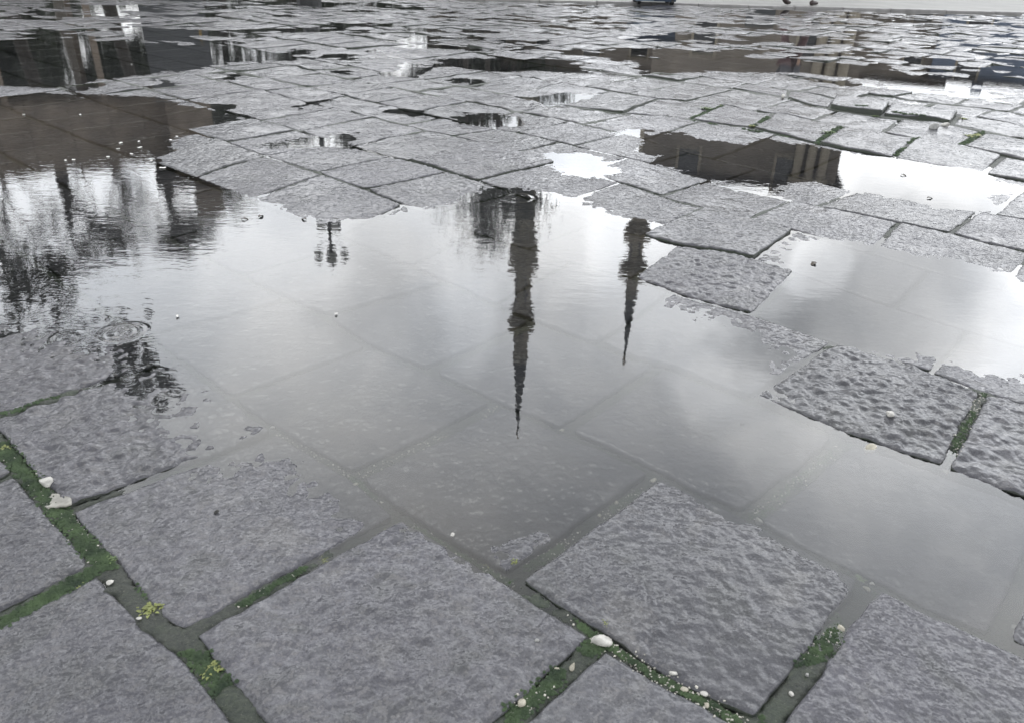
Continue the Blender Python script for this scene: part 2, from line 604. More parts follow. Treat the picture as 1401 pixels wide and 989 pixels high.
def joints_for(ci, lo, hi, seed):
    """list of (u_lower, u_upper, width) along course ci"""
    R = random.Random(seed * 77 + 5)
    L0, L1 = ALL[ci + NPRE], ALL[ci + NPRE + 1]
    js = []
    for a, b, w in CROSS.get(ci, []):
        js.append((uv(*a)[0], uv(*b)[0], w * 0.8))
    js.sort()

    def rnd_w():
        return R.uniform(0.004, 0.013)
    if not js:
        u = R.uniform(-0.4, 0.0)
        js = [(u, u, rnd_w())]
    out = [js[0]]
    for j in js[1:]:
        p = out[-1]
        gap = (j[0] + j[1]) / 2 - (p[0] + p[1]) / 2
        k = 1 if ci == 11 and 0.3 < gap < 1.1 else max(1, round(gap / 0.43))
        for i in range(1, k):
            t = i / k
            s = R.uniform(-0.02, 0.02)
            out.append((p[0] + (j[0] - p[0]) * t + s, p[1] + (j[1] - p[1]) * t + s, rnd_w()))
        out.append(j)
    while out[0][0] > lo:
        st = R.uniform(0.35, 0.50)
        s = R.uniform(-0.012, 0.012)
        p = out[0]
        m = (p[0] + p[1]) / 2 - st
        out.insert(0, (m - s, m + s, rnd_w()))
    while out[-1][0] < hi:
        st = R.uniform(0.35, 0.50)
        s = R.uniform(-0.012, 0.012)
        p = out[-1]
        m = (p[0] + p[1]) / 2 + st
        out.append((m - s, m + s, rnd_w()))
    return out


KERB_A, KERB_B = gp(925, 8), gp(1350, 19)
kd = (KERB_B - KERB_A) / np.linalg.norm(KERB_B - KERB_A)
kn = np.array([-kd[1], kd[0]])


def beyond_kerb(p):
    return float((np.asarray(p) - KERB_A) @ kn)


INS = np.zeros(GXX.shape, np.float32)
slabs = []
far_v, far_f, far_t, nfar = [], [], [], 0
for k in range(len(ALL) - 1):
    ci = k - NPRE
    L0, L1 = ALL[k], ALL[k + 1]
    js = joints_for(ci, -15.0, 17.0, k)
    R = random.Random(k * 31 + 1)
    for a, b in zip(js[:-1], js[1:]):
        um = (a[0] + a[1] + b[0] + b[1]) / 4
        vm = (float(L0(um)) + float(L1(um))) / 2
        c = EU * um + EV * vm
        dist = math.hypot(*c)
        if not visible(c, 240, 200) or dist > 23 or beyond_kerb(c) > -0.25:
            R.random()
            continue
        if dist < 2.6:
            res = 0.0034
        elif dist < 4.6:
            res = 0.0055
        elif dist < 8:
            res = 0.014
        else:
            res = 0.045
        lu = (b[0] + b[1] - a[0] - a[1]) / 2
        lv = float(L1(um) - L0(um))
        n, m = max(5, int(lu / res)), max(5, int(lv / res))
        s = (np.linspace(0, 1, n))
        t = (np.linspace(0, 1, m))
        S, Tt = np.meshgrid(s, t)
        # rounded corners
        x, y = 2 * S - 1, 2 * Tt - 1
        rk = 0.02
        pull = 1 - rk * (np.abs(x) ** 9) * (np.abs(y) ** 9)
        S, Tt = (x * pull + 1) / 2, (y * pull + 1) / 2
        uL = a[0] + (a[1] - a[0]) * Tt + a[2] / 2
        uR = b[0] + (b[1] - b[0]) * Tt - b[2] / 2
        U = uL + (uR - uL) * S
        v0 = L0(U) + WL[k] / 2
        v1 = L1(U) - WL[k + 1] / 2
        V = v0 + (v1 - v0) * Tt
        seed = R.random() * 50
        # chipped, uneven edges
        eS = np.minimum(S, 1 - S) * lu
        eT = np.minimum(Tt, 1 - Tt) * lv
        rag = 0.005 if dist < 8 else 0.008
        U = U + np.sign(0.5 - S) * np.exp(-eS / 0.03) * (rag * (fbm(V * 16, seed + 0 * V, 3, 1) + 0.35))
        V = V + np.sign(0.5 - Tt) * np.exp(-eT / 0.03) * (rag * (fbm(U * 16, seed + 7 + 0 * U, 3, 2) + 0.35))
        X = EU[0] * U + EV[0] * V
        Y = EU[1] * U + EV[1] * V
        lift, rough = R.uniform(-0.0015, 0.0015), R.uniform(0.7, 1.15)
        tx, ty = R.uniform(-0.003, 0.003), R.uniform(-0.003, 0.003)
        if dist > 4.5:
            lift *= 2.5
            tx *= 3.5
            ty *= 3.5
        if samp(SD, c[:1], c[1:])[0] < 0.02:
            lift = -abs(lift) * 0.4 - 0.001
            tx *= 0.3
            ty *= 0.3
        for p, dl, rf in SPEC:
            q = np.array([p @ EU, p @ EV])
            if abs(q[0] - um) < lu / 2 and float(L0(q[0])) < q[1] < float(L1(q[0])):
                lift += dl
                rough = rf
        e = np.minimum(eS, eT)
        und = min(1.0, max(0.0, (dist - 2.6) / 2.2))
        if samp(SD, c[:1], c[1:])[0] < 0.03:
            und *= 0.25
        mic = 0.0023 * fbm(X / 0.018, Y / 0.018, 2, 4, 0.32) + 0.0015 * fbm(X / 0.07, Y / 0.07, 2, 9) + und * (0.0085 * fbm(X / 0.15, Y / 0.15, 2, 13) + 0.011 * fbm(X / 0.42, Y / 0.42, 2, 14))
        edge = -0.0045 * np.exp(-e / 0.003) - 0.0009 * np.exp(-e / 0.018)
        Z = macro(X, Y) + lift + tx * (S - 0.5) + ty * (Tt - 0.5) + mic * rough + edge
        top = np.stack([X, Y, Z], -1).reshape(-1, 3)
        idx = np.arange(n * m).reshape(m, n)
        quads = np.stack([idx[:-1, :-1], idx[:-1, 1:], idx[1:, 1:], idx[1:, :-1]], -1).reshape(-1, 4)
        rim = np.concatenate([idx[0, :-1], idx[:-1, -1], idx[-1, :0:-1], idx[:0:-1, 0]])
        low = top[rim].copy()
        low[:, 2] -= 0.05
        lowi = np.arange(len(rim)) + n * m
        side = np.stack([rim, lowi, np.roll(lowi, -1), np.roll(rim, -1)], -1)
        vv = np.concatenate([top, low])
        ff = np.concatenate([quads, side])
        ok_ = (e > 0.02) & (X > GX0 + 0.1) & (X < GX1 - 0.1) & (Y > GY0 + 0.1) & (Y < GY1 - 0.1)
        INS[((Y[ok_] - GY0) / GS + 0.5).astype(int), ((X[ok_] - GX0) / GS + 0.5).astype(int)] = 1.0
        slabs.append((dist, c, vv, ff, R.random(), len(quads)))

pave_done = True
pave_root = empty('pavement', (0, 0, 0))
tag(pave_root, kind='structure')


def apparent(c):
    q = RC.T @ np.array([c[0], c[1], -CAMH])
    vis = visible(c, 60, 60)
    return (-q[2]) + (0 if vis else 50)


order = sorted(range(len(slabs)), key=lambda i: apparent(slabs[i][1]))
def slab_obj(parts, name='paving_slab'):
    off = 0
    V_, F_, T_, I_ = [], [], [], []
    for d, c, v, f, tone, nq in parts:
        mi = np.ones(len(f), np.int32)
        mi[:nq] = 0
        I_.append(mi)
        V_.append(v)
        F_.append(f + off)
        T_.append(np.full(len(v), tone, np.float32))
        off += len(v)
    o = mesh_obj(name, np.concatenate(V_), np.concatenate(F_), M_STONE, pave_root, True)
    o.data.materials.append(M_BED)  # dark soil colour on slab sides stands in for gap shade besides dirt
    o.data.polygons.foreach_set('material_index', np.concatenate(I_))
    at = o.data.attributes.new('slab_tone', 'FLOAT', 'POINT')
    at.data.foreach_set('value', np.concatenate(T_))
    return o
for i in order[:100]:
    slab_obj([slabs[i]])
rest = slab_obj([slabs[i] for i in order[100:]], 'distant_paving_slabs')
rest['kind'] = 'stuff'


# joint bed
def grid_mesh(x0, x1, y0, y1, res, zf, keep):
    xs = np.arange(x0, x1 + res * 0.5, res)
    ys = np.arange(y0, y1 + res * 0.5, res)
    X, Y = np.meshgrid(xs, ys)
    idx = np.arange(X.size).reshape(X.shape)
    q = np.stack([idx[:-1, :-1], idx[:-1, 1:], idx[1:, 1:], idx[1:, :-1]], -1).reshape(-1, 4)
    cx = X.ravel()[q].mean(1)
    cy = Y.ravel()[q].mean(1)
    q = q[keep(cx, cy)]
    used = np.unique(q)
    mp = np.full(X.size, -1)
    mp[used] = np.arange(len(used))
    v = np.stack([X.ravel(), Y.ravel(), zf(X, Y).ravel()], -1)[used]
    return v, mp[q]


TRENCH = [np.array([gp(*p) for p in pts]) for pts in ([(1078, 139), (1110, 149), (1160, 159), (1200, 165), (1285, 173)], [(920, 337), (960, 344), (1020, 354), (1050, 350), (1085, 322)],
                                                      [(640, 264), (700, 252), (760, 268)], [(1270, 634), (1401, 686)])]


FILLED = [np.array([gp(*p) for p in pts]) for pts in ([(1297, 633), (1345, 542)], [(0, 575), (172, 512)], [(1033, 430), (1088, 373)], [(866, 380), (921, 338)], [(1103, 486), (1143, 470)], [(946, 166), (988, 148)], [(1118, 197), (1150, 177)], [(1312, 204), (1345, 184)], [(1029, 177), (1058, 160)], [(1223, 216), (1252, 194)])]


def trench(X, Y, lines_=None):
    d = np.full(X.shape, 9.0)
    for P in (TRENCH if lines_ is None else lines_):
        for (ax, ay), (bx, by) in zip(P[:-1], P[1:]):
            ex, ey = bx - ax, by - ay
            t = np.clip(((X - ax) * ex + (Y - ay) * ey) / (ex * ex + ey * ey), 0, 1)
            d = np.minimum(d, np.hypot(X - ax - t * ex, Y - ay - t * ey))
    return np.exp(-(d / 0.05) ** 2)


def bed_z(X, Y):
    m = macro(X, Y)
    rec = 0.0150 - 0.0100 * np.clip((m - 0.001) / 0.006, 0, 1) + 0.002 * vnoise(X * 4, Y * 4, 21)
    near = np.clip((3.2 - Y) / 1.2, 0, 1)
    return m - rec + (0.003 * fbm(X / 0.03, Y / 0.03, 3, 22)) * (0.4 + near) - 0.05 * trench(X, Y) + 0.008 * trench(X, Y, FILLED) - 0.02 * samp(INS, X, Y)


def vis_arr(x, y, mx=160, my=160):
    q = np.stack([x, y, np.full_like(x, -CAMH)], -1) @ RC
    zz = np.where(q[:, 2] > -0.05, np.nan, -q[:, 2])
    px = PW / 2 + F * q[:, 0] / zz
    py = PH / 2 - F * q[:, 1] / zz
    return (px > -mx) & (px < PW + mx) & (py > -my) & (py < PH + my)


v, q = grid_mesh(-2.6, 2.8, 0.4, 2.6, 0.007, bed_z, lambda x, y: vis_arr(x, y))
bed = mesh_obj('joint_bed', v, q, M_BED, pave_root, True)
v, q = grid_mesh(-5.6, 6.4, 2.59, 7.4, 0.016, bed_z, lambda x, y: vis_arr(x, y))
mesh_obj('joint_bed', v, q, M_BED, pave_root, True)
v, q = grid_mesh(-14, 18, 0.2, 24, 0.06, lambda X, Y: macro(X, Y) - 0.016, lambda x, y: (~((np.abs(x) < 2.5) & (y < 2.6) & (y > 0.45))) & (~((x > -5.5) & (x < 6.3) & (y > 2.5) & (y < 7.3))) & ((x - KERB_A[0]) * kn[0] + (y - KERB_A[1]) * kn[1] < 0))
mesh_obj('joint_bed', v, q, M_BED, pave_root, True)

# the ground far around, one sheet to the horizon
M_GROUND = simple_mat('dark_wet_ground', (0.06, 0.058, 0.055), 0.45, 0.3, 0.3)
g = mesh_obj('ground', [(-900, -900, -0.09), (900, -900, -0.09), (900, 900, -0.09), (-900, 900, -0.09)], [(0, 1, 2, 3)], M_GROUND)
tag(g, kind='structure')

# ------------------------------------------------------------------ water
rp = [gp(168, 455), gp(706, 271), gp(95, 462)]
rings = [(rp[0][0], rp[0][1], 0.078, 0.024, 0.00042), (rp[1][0], rp[1][1], 0.10, 0.05, 0.00018), (rp[2][0], rp[2][1], 0.06, 0.03, 0.00018)]
M_WATER = water_material(rings)
xs = [KERB_A - kd * 40, KERB_A + kd * 40]
w = mesh_obj('water', [(-30, 0.1, 0), (30, 0.1, 0), (*(KERB_A + kd * 30 - kn * 0.02), 0), (*(KERB_A - kd * 42 - kn * 0.02), 0)], [(0, 1, 2, 3)], M_WATER)
tag(w, kind='structure')

# ------------------------------------------------------------------ sky and light
def sky_dir(px, py):
    d = ray(px, py)
    return np.array([d[0], d[1], -d[2]])


def build_world():
    wd = bpy.data.worlds.new('World')
    SC.world = wd
    wd.use_nodes = True
    nt = wd.node_tree
    nt.nodes.clear()
    out = nt.nodes.new('ShaderNodeOutputWorld')
    bg = nt.nodes.new('ShaderNodeBackground')
    bg.inputs['Strength'].default_value = 0.1
    sky = nd(nt, 'ShaderNodeTexSky', sky_type='NISHITA', sun_disc=False)
    sky.sun_elevation = SUN_EL
    sky.sun_rotation = SUN_ROT
    sky.dust_density = 3.0
    tc = nd(nt, 'ShaderNodeTexCoord').outputs['Generated']
    # warp so that the clouds have ragged edges
    wn = nd(nt, 'ShaderNodeTexNoise')
    wn.inputs['Scale'].default_value = 5.0
    wn.inputs['Detail'].default_value = 5
    nt.links.new(tc, wn.inputs['Vector'])
    vs = nd(nt, 'ShaderNodeVectorMath', operation='SUBTRACT')
    nt.links.new(wn.outputs['Color'], vs.inputs[0])
    vs.inputs[1].default_value = (0.5, 0.5, 0.5)
    vsc = nd(nt, 'ShaderNodeVectorMath', operation='SCALE')
    nt.links.new(vs.outputs[0], vsc.inputs[0])
    vsc.inputs['Scale'].default_value = 0.20
    va = nd(nt, 'ShaderNodeVectorMath', operation='ADD')
    nt.links.new(tc, va.inputs[0])
    nt.links.new(vsc.outputs[0], va.inputs[1])
    vn = nd(nt, 'ShaderNodeVectorMath', operation='NORMALIZE')
    nt.links.new(va.outputs[0], vn.inputs[0])
    D = vn.outputs[0]
    sep = nd(nt, 'ShaderNodeSeparateXYZ')
    nt.links.new(tc, sep.inputs[0])
    # overcast layer: brightness by height, brighter towards the veiled sun ahead
    el = ramp(nt, sep.outputs[2], [(p, v / 50.0) for p, v in SKY_EL])
    ahead = nd(nt, 'ShaderNodeMapRange', interpolation_type='SMOOTHSTEP')
    nt.links.new(sep.outputs[1], ahead.inputs[0])
    ahead.inputs[1].default_value = -0.6
    ahead.inputs[2].default_value = 0.75
    ahead.inputs[3].default_value = 0.62
    ahead.inputs[4].default_value = 1.0
    L = math_n(nt, 'MULTIPLY', el, ahead.outputs[0])
    cl = noise(nt, D, 4.2, 5, 0.55)
    L = math_n(nt, 'MULTIPLY', L, math_n(nt, 'ADD', math_n(nt, 'MULTIPLY', ramp(nt, cl, [(0.36, 0.0), (0.64, 1.0)]), 0.34), 0.84))
    for px, py, rad, gain in BLOBS:
        d = sky_dir(px, py)
        dt = nd(nt, 'ShaderNodeVectorMath', operation='DISTANCE')
        nt.links.new(D, dt.inputs[0])
        dt.inputs[1].default_value = tuple(d)
        mr = nd(nt, 'ShaderNodeMapRange', interpolation_type='SMOOTHERSTEP')
        nt.links.new(dt.outputs['Value'], mr.inputs[0])
        mr.inputs[1].default_value = rad * (0.5 if gain > 1.3 and rad < 0.15 else 0.25)
        mr.inputs[2].default_value = rad
        mr.inputs[3].default_value = gain
        mr.inputs[4].default_value = 1.0
        L = math_n(nt, 'MULTIPLY', L, mr.outputs[0])
    L = math_n(nt, 'MULTIPLY', L, 50.0)
    tint = mix(nt, ramp(nt, cl, [(0.3, 0.0), (0.7, 1.0)]), (0.93, 0.97, 1.03), (1.0, 1.0, 1.0))
    sc = nd(nt, 'ShaderNodeVectorMath', operation='SCALE')
    nt.links.new(tint, sc.inputs[0])
    nt.links.new(L, sc.inputs['Scale'])
    final = mix(nt, 0.90, sky.outputs[0], sc.outputs[0])
    nt.links.new(final, bg.inputs[0])
    nt.links.new(bg.outputs[0], out.inputs[0])


SUN_EL = math.radians(60)
SUN_AZ = math.radians(-25)            # from straight ahead, to the left
SUN_ROT = SUN_AZ
# sky brightness by z of the direction (0 horizon, 1 zenith)
SKY_EL = [(0.0, 18), (0.14, 23), (0.25, 35), (0.36, 43), (0.46, 43), (0.54, 38), (0.62, 31), (0.70, 20), (0.78, 13), (1.0, 11)]
BLOBS = [(1190, 415, 0.19, 0.55), (1345, 470, 0.13, 1.3), (1110, 352, 0.055, 1.5), (1330, 380, 0.07, 0.85), (820, 285, 0.16, 1.35), (1050, 455, 0.07, 0.75), (950, 430, 0.08, 1.2), (1310, 260, 0.2, 1.25),
         (800, 410, 0.07, 0.85), (520, 370, 0.10, 0.85), (200, 330, 0.25, 1.1), (1300, 720, 0.34, 1.5), (640, 440, 0.08, 1.25), (760, 350, 0.07, 0.8), (1000, 520, 0.07, 1.25), (480, 420, 0.08, 0.85)]
build_world()
sd_ = bpy.data.lights.new('sun', 'SUN')
sd_.energy = 0.5
sd_.angle = math.radians(24)
sd_.color = (1.0, 0.97, 0.93)
so = bpy.data.objects.new('sun', sd_)
COL.objects.link(so)
ldir = Vector((math.cos(SUN_EL) * math.sin(SUN_AZ), math.cos(SUN_EL) * math.cos(SUN_AZ), math.sin(SUN_EL)))
so.rotation_euler = ldir.to_track_quat('Z', 'Y').to_euler()
so.location = (0, 0, 60)

SC.view_settings.view_transform = 'Standard'
SC.view_settings.look = 'None'
SC.view_settings.exposure = 0.0
SC.view_settings.gamma = 1.0
SC.view_settings.use_curve_mapping = False
SC.cycles.use_denoising = True
SC.cycles.max_bounces = 6
SC.cycles.transparent_max_bounces = 8
SC.cycles.sample_clamp_indirect = 8

# ------------------------------------------------------------------ kerb and pale path beyond the wet paving
M_KERB = simple_mat('kerb_stone', (0.20, 0.195, 0.19), 0.45, 0.25, 6, 0.003)
M_PATH = simple_mat('pale_wet_concrete', (0.17, 0.17, 0.16), 0.6, 0.2, 1.5, 0.002)


def strip(name, off0, off1, z0, z1, mat, a=-42, b=34, bev=0.0):
    mb = MB()
    c = []
    for s_, o_ in ((a, off0), (b, off0), (b, off1), (a, off1)):
        p = KERB_A + kd * s_ + kn * o_
        c.append(p)
    v = [(*p, z0) for p in c] + [(*p, z1) for p in c]
    mb.add(v, [(0, 3, 2, 1), (4, 5, 6, 7), (0, 1, 5, 4), (1, 2, 6, 5), (2, 3, 7, 6), (3, 0, 4, 7)])
    return mb.build(name, mat)


mb = MB()
kx = -30.0
R = random.Random(5)
while kx < 30:
    ln = R.uniform(0.85, 1.05)
    p0, p1 = KERB_A + kd * (kx + 0.006), KERB_A + kd * (kx + ln - 0.006)
    zt = 0.035 + R.uniform(-0.004, 0.004)
    v = []
    for p in (p0, p1):
        v += [(*p, -0.08), (*(p + kn * 0.004), zt - 0.012), (*(p + kn * 0.016), zt), (*(p + kn * 0.16), zt), (*(p + kn * 0.16), -0.08)]
    mb.add(v, [(0, 1, 6, 5), (1, 2, 7, 6), (2, 3, 8, 7), (3, 4, 9, 8), (0, 4, 3, 2, 1), (5, 6, 7, 8, 9)])
    kx += ln
tag(mb.build('kerb', M_KERB), kind='structure')
tag(strip('path', 0.165, 60, -0.085, 0.030, M_PATH, -60, 60), kind='structure')


def ground_z(x, y):
    return 0.030 if beyond_kerb((x, y)) > 0.17 else 0.0


# ------------------------------------------------------------------ reflected surroundings
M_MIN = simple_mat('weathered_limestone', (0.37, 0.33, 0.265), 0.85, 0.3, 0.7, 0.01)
M_MIND = simple_mat('shaded_stone_carving', (0.20, 0.175, 0.135), 0.9, 0.4, 2.0, 0.02)  # shade of the balcony carving is put into this darker stone colour
M_LEAD = simple_mat('lead_sheet', (0.045, 0.048, 0.052), 0.6, 0.2, 1.0)
M_GILT = simple_mat('tarnished_gilt', (0.30, 0.20, 0.06), 0.4, 0.2, 8, 0, 0.9)
M_IRON = simple_mat('black_iron', (0.018, 0.019, 0.020), 0.45, 0.3, 10)
M_LAMPGLASS = simple_mat('frosted_lamp_glass', (0.55, 0.55, 0.50), 0.3, 0.1, 3)
M_PANE = simple_mat('dark_window_glass', (0.015, 0.016, 0.018), 0.08, 0.3, 1.0)


def minaret(rows, px_tip, dist, label):
    """rows: (picture y, picture half width) read down the mirrored shaft"""
    tip = refl(px_tip[0], px_tip[1], dist)
    root = empty('minaret', (tip[0], tip[1], 0))
    tag(root, label, 'minaret', 'minarets mirrored in the puddle')
    d = ray(*px_tip)
    slant = lambda z: math.hypot(dist, z + CAMH)

    def zr(py, hw, x):
        q = refl(x, py, dist)
        return q[2], hw / F * slant(q[2]) * 0.90
    return root, zr


def build_minaret(root, zr, xs, balcs, cone_y, tip_y, w_low, w_mid, w_top, w_cone):
    x_of = lambda y: xs[0] + (xs[1] - xs[0]) * (y - xs[2]) / (xs[3] - xs[2])
    zc, rc = zr(cone_y, w_cone, x_of(cone_y))
    zt, _ = zr(tip_y, 1, x_of(tip_y))
    b = []
    for y, hw in balcs:
        b.append(zr(y, hw, x_of(y)))
    b.sort()
    b = [(z_, r_ * 1.18) for z_, r_ in b]
    rl = zr(balcs[0][0], w_low, x_of(balcs[0][0]))[1]
    rm = zr(balcs[0][0], w_mid, x_of(balcs[0][0]))[1]
    rt = zr(balcs[-1][0], w_top, x_of(balcs[-1][0]))[1]
    rad = [rl * 1.06, rl, rm, rt] if len(b) == 3 else [rl, rm, rt]
    prev = 0.0
    mb = MB()
    mb.lathe([(rl * 1.9, 0), (rl * 1.9, b[0][0] * 0.28), (rl * 1.75, b[0][0] * 0.30), (rl * 1.15, b[0][0] * 0.42), (rl * 1.08, b[0][0] * 0.44)], 12)
    mb.build('base', M_MIN, root)
    z0 = b[0][0] * 0.44
    for i, (zb, rb) in enumerate(b):
        m = MB()
        n = 16
        r = rad[i]
        # fluted shaft with string courses
        prof = [(r, z0)]
        steps = 4
        for s_ in range(1, steps + 1):
            zz = z0 + (zb - 2.6 - z0) * s_ / steps
            prof += [(r, zz - 0.12), (r * 1.06, zz - 0.06), (r * 1.06, zz + 0.06), (r * 0.995, zz + 0.12)]
        prof += [(r, zb - 2.2)]
        m.lathe(prof, n)
        m.build('shaft', M_MIN, root)
        bm = MB()
        bm.lathe([(r * 1.02, zb - 2.3), (r + (rb - r) * 0.35, zb - 1.7), (r + (rb - r) * 0.4, zb - 1.5), (r + (rb - r) * 0.72, zb - 0.9), (r + (rb - r) * 0.76, zb - 0.7), (rb, zb - 0.1), (rb, zb)], n)
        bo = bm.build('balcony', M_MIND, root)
        pm = MB()
        for k in range(n):
            w0, w1 = 2 * math.pi * (k + 0.06) / n, 2 * math.pi * (k + 0.94) / n
            ro, ri = rb * 1.0, rb * 0.93
            pts = [(ro * math.cos(w0), ro * math.sin(w0)), (ro * math.cos(w1), ro * math.sin(w1)), (ri * math.cos(w1), ri * math.sin(w1)), (ri * math.cos(w0), ri * math.sin(w0))]
            pm.add([(*p, zb + 0.02) for p in pts] + [(*p, zb + 1.15) for p in pts], [(0, 3, 2, 1), (4, 5, 6, 7), (0, 1, 5, 4), (1, 2, 6, 5), (2, 3, 7, 6), (3, 0, 4, 7)])
        pm.build('parapet', M_MIN, bo)
        for q_ in range(3):
            zz = z0 + (zb - 2.6 - z0) * (0.2 + 0.3 * q_)
            for sg in (0.35, -0.9):
                wx, wy = math.sin(sg), -math.cos(sg)
                sm = MB()
                cx_, cy_ = wx * r * 1.0, wy * r * 1.0
                sm.box(cx_ - 0.16, cx_ + 0.16, cy_ - 0.16, cy_ + 0.16, zz - 0.55, zz + 0.55)
                sm.build('slit_window', M_PANE, root)
        dm = MB()
        dm.box(-0.35, 0.35, -rad[i + 1 if i + 1 < len(rad) else i] - 0.02, -rad[i + 1 if i + 1 < len(rad) else i] + 0.15, zb + 0.05, zb + 2.0)
        dm.build('doorway', M_PANE, bo)
        z0 = zb
    m = MB()
    m.lathe([(rt, z0), (rt, zc - 0.8), (rt * 1.12, zc - 0.5), (rc * 1.12, zc)], 16)
    m.build('shaft', M_MIN, root)
    m = MB()
    h = zt - zc
    m.lathe([(rc * 1.10, zc + 0.003), (rc * 0.97, zc + 0.05 * h), (rc * 0.72, zc + 0.30 * h), (rc * 0.42, zc + 0.55 * h), (rc * 0.18, zc + 0.78 * h), (0.08, zc + 0.86 * h)], 16)
    m.build('spire', M_LEAD, root)
    m = MB()
    zf = zc + 0.86 * h
    hf = zt - zf
    m.lathe([(0.09, zf + 0.004), (0.30, zf + hf * 0.15), (0.10, zf + hf * 0.3), (0.24, zf + hf * 0.42), (0.08, zf + hf * 0.55), (0.16, zf + hf * 0.66), (0.05, zf + hf * 0.78), (0.03, zt)], 10)
    m.build('finial', M_GILT, root)


root, zr = minaret(None, (708, 604), 95, 'taller stone minaret with three balconies, mirrored in the middle of the big puddle')
build_minaret(root, zr, (719, 708, 300, 604), [(334, 17), (356, 19), (440, 17)], 492, 604, 13.5, 13, 11.0, 10)
root, zr = minaret(None, (853, 503), 118, 'more distant, shorter looking stone minaret whose mirror image crosses a wet slab edge')
build_minaret(root, zr, (874, 853, 300, 503), [(318, 17), (368, 19)], 405, 503, 11.0, 10.5, 9.0, 8.5)


# trees -------------------------------------------------------------
M_BARK = simple_mat('grey_bark', (0.085, 0.075, 0.062), 0.9, 0.35, 6, 0.01)
M_BARKD = simple_mat('dark_bark', (0.035, 0.030, 0.024), 0.9, 0.35, 6, 0.01)
M_LEAF_GREY = simple_mat('pale_winter_twigs', (0.085, 0.082, 0.074), 0.9, 0.4, 1.2)
M_LEAF_DARK = simple_mat('dark_evergreen_leaves', (0.030, 0.038, 0.022), 0.7, 0.5, 1.2)
M_LEAF_MID = simple_mat('brown_green_leaves', (0.060, 0.062, 0.040), 0.8, 0.5, 1.2)


def leaf_faces(cent, size, rng, flat=0.35):
    n = len(cent)
    a = rng.normal(size=(n, 3))
    a /= np.linalg.norm(a, axis=1)[:, None]
    b = np.cross(a, rng.normal(size=(n, 3)))
    b /= np.linalg.norm(b, axis=1)[:, None]
    s = (size * rng.uniform(0.5, 1.3, n))[:, None]
    v = np.stack([cent - a * s, cent + b * s * flat, cent + a * s, cent - b * s * flat], 1).reshape(-1, 3)
    return v, np.arange(4 * n).reshape(n, 4)


def tree(base, height, spread, label, leafmat, bark, leaves, leafsize, seed, group=None, shape='round', trunk_frac=0.3, depth=4, name='tree', bare=False):
    R = random.Random(seed)
    rng = np.random.default_rng(seed)
    root = empty(name, (base[0], base[1], base[2] if len(base) > 2 else 0))
    tag(root, label, 'tree', group)
    tr = MB()
    ends = []

    def grow(p, d, ln, rad, lev):
        pts, rs = [p], [rad]
        q = p.copy()
        dd = d.copy()
        for i in range(3):
            dd = (dd + Vector((R.uniform(-1, 1), R.uniform(-1, 1), R.uniform(-0.3, 0.6))) * 0.13).normalized()
            q = q + dd * ln / 3
            pts.append(q.copy())
            rs.append(max(0.006, rad * (1 - 0.38 * (i + 1) / 3)))
            if lev >= 2:
                ends.append((q.copy(), ln))
        tr.tube(pts, rs, 7 if lev < 2 else 4)
        if lev >= depth:
            return
        for k in range(R.choice((2, 3, 3)) if lev else 5):
            ax = Vector((R.uniform(-1, 1), R.uniform(-1, 1), R.uniform(-0.1, 0.5))).normalized()
            nd_ = (dd * 0.75 + ax * (0.75 if shape == 'round' else 0.45)).normalized()
            cl_ = ln * R.uniform(0.62, 0.82) if lev else (height - ln) * R.uniform(0.30, 0.44)
            grow(q if (k < 2 or not lev) else pts[R.choice((1, 2))], nd_, cl_, rs[-1] * 0.72, lev + 1)
    if shape == 'cone':
        tr.tube([(0, 0, 0), (0.02, 0, height * 0.5), (0, 0, height * 0.98)], [height * 0.018, height * 0.012, 0.02], 7)
        for i in range(70):
            z = height * (0.08 + 0.9 * i / 70)
            w = 2.4 * i
            rr_ = spread * (1 - z / height) ** 0.8 * R.uniform(0.65, 1.1)
            e = Vector((math.cos(w) * rr_, math.sin(w) * rr_, z - rr_ * 0.15))
            tr.tube([(0, 0, z), tuple(e)], [0.03, 0.01], 4)
            for t in (0.25, 0.5, 0.75, 1.0):
                ends.append((Vector((e.x * t, e.y * t, z + (e.z - z) * t)), rr_ * 0.7))
    else:
        grow(Vector((0, 0, 0)), Vector((0.02, 0, 1)), height * trunk_frac, height * 0.024, 0)
        # scale to the wanted height and spread
        zs = max(e.z for e, _ in ends)
        xs_ = max(math.hypot(e.x, e.y) for e, _ in ends)
        fz, fx = height / zs, spread / xs_
        tr.v = [(x * (fx if z > height * trunk_frac * 0.4 else 1), y * (fx if z > height * trunk_frac * 0.4 else 1), z * fz) for x, y, z in tr.v]
        ends = [(Vector((e.x * fx, e.y * fx, e.z * fz)), l) for e, l in ends]
    tr.build('trunk', bark, root)
    E_ = np.array([tuple(e) for e, _ in ends])
    LN = np.array([l for _, l in ends])
    pick = rng.integers(0, len(E_), leaves)
    cent = E_[pick] + rng.normal(size=(leaves, 3)) * (LN[pick, None] * 0.26)
    cent = cent[cent[:, 2] > height * 0.1]
    v, f = leaf_faces(cent, leafsize, rng, 0.12 if bare else 0.4)
    mesh_obj('crown', v, f, leafmat, root)
    return root


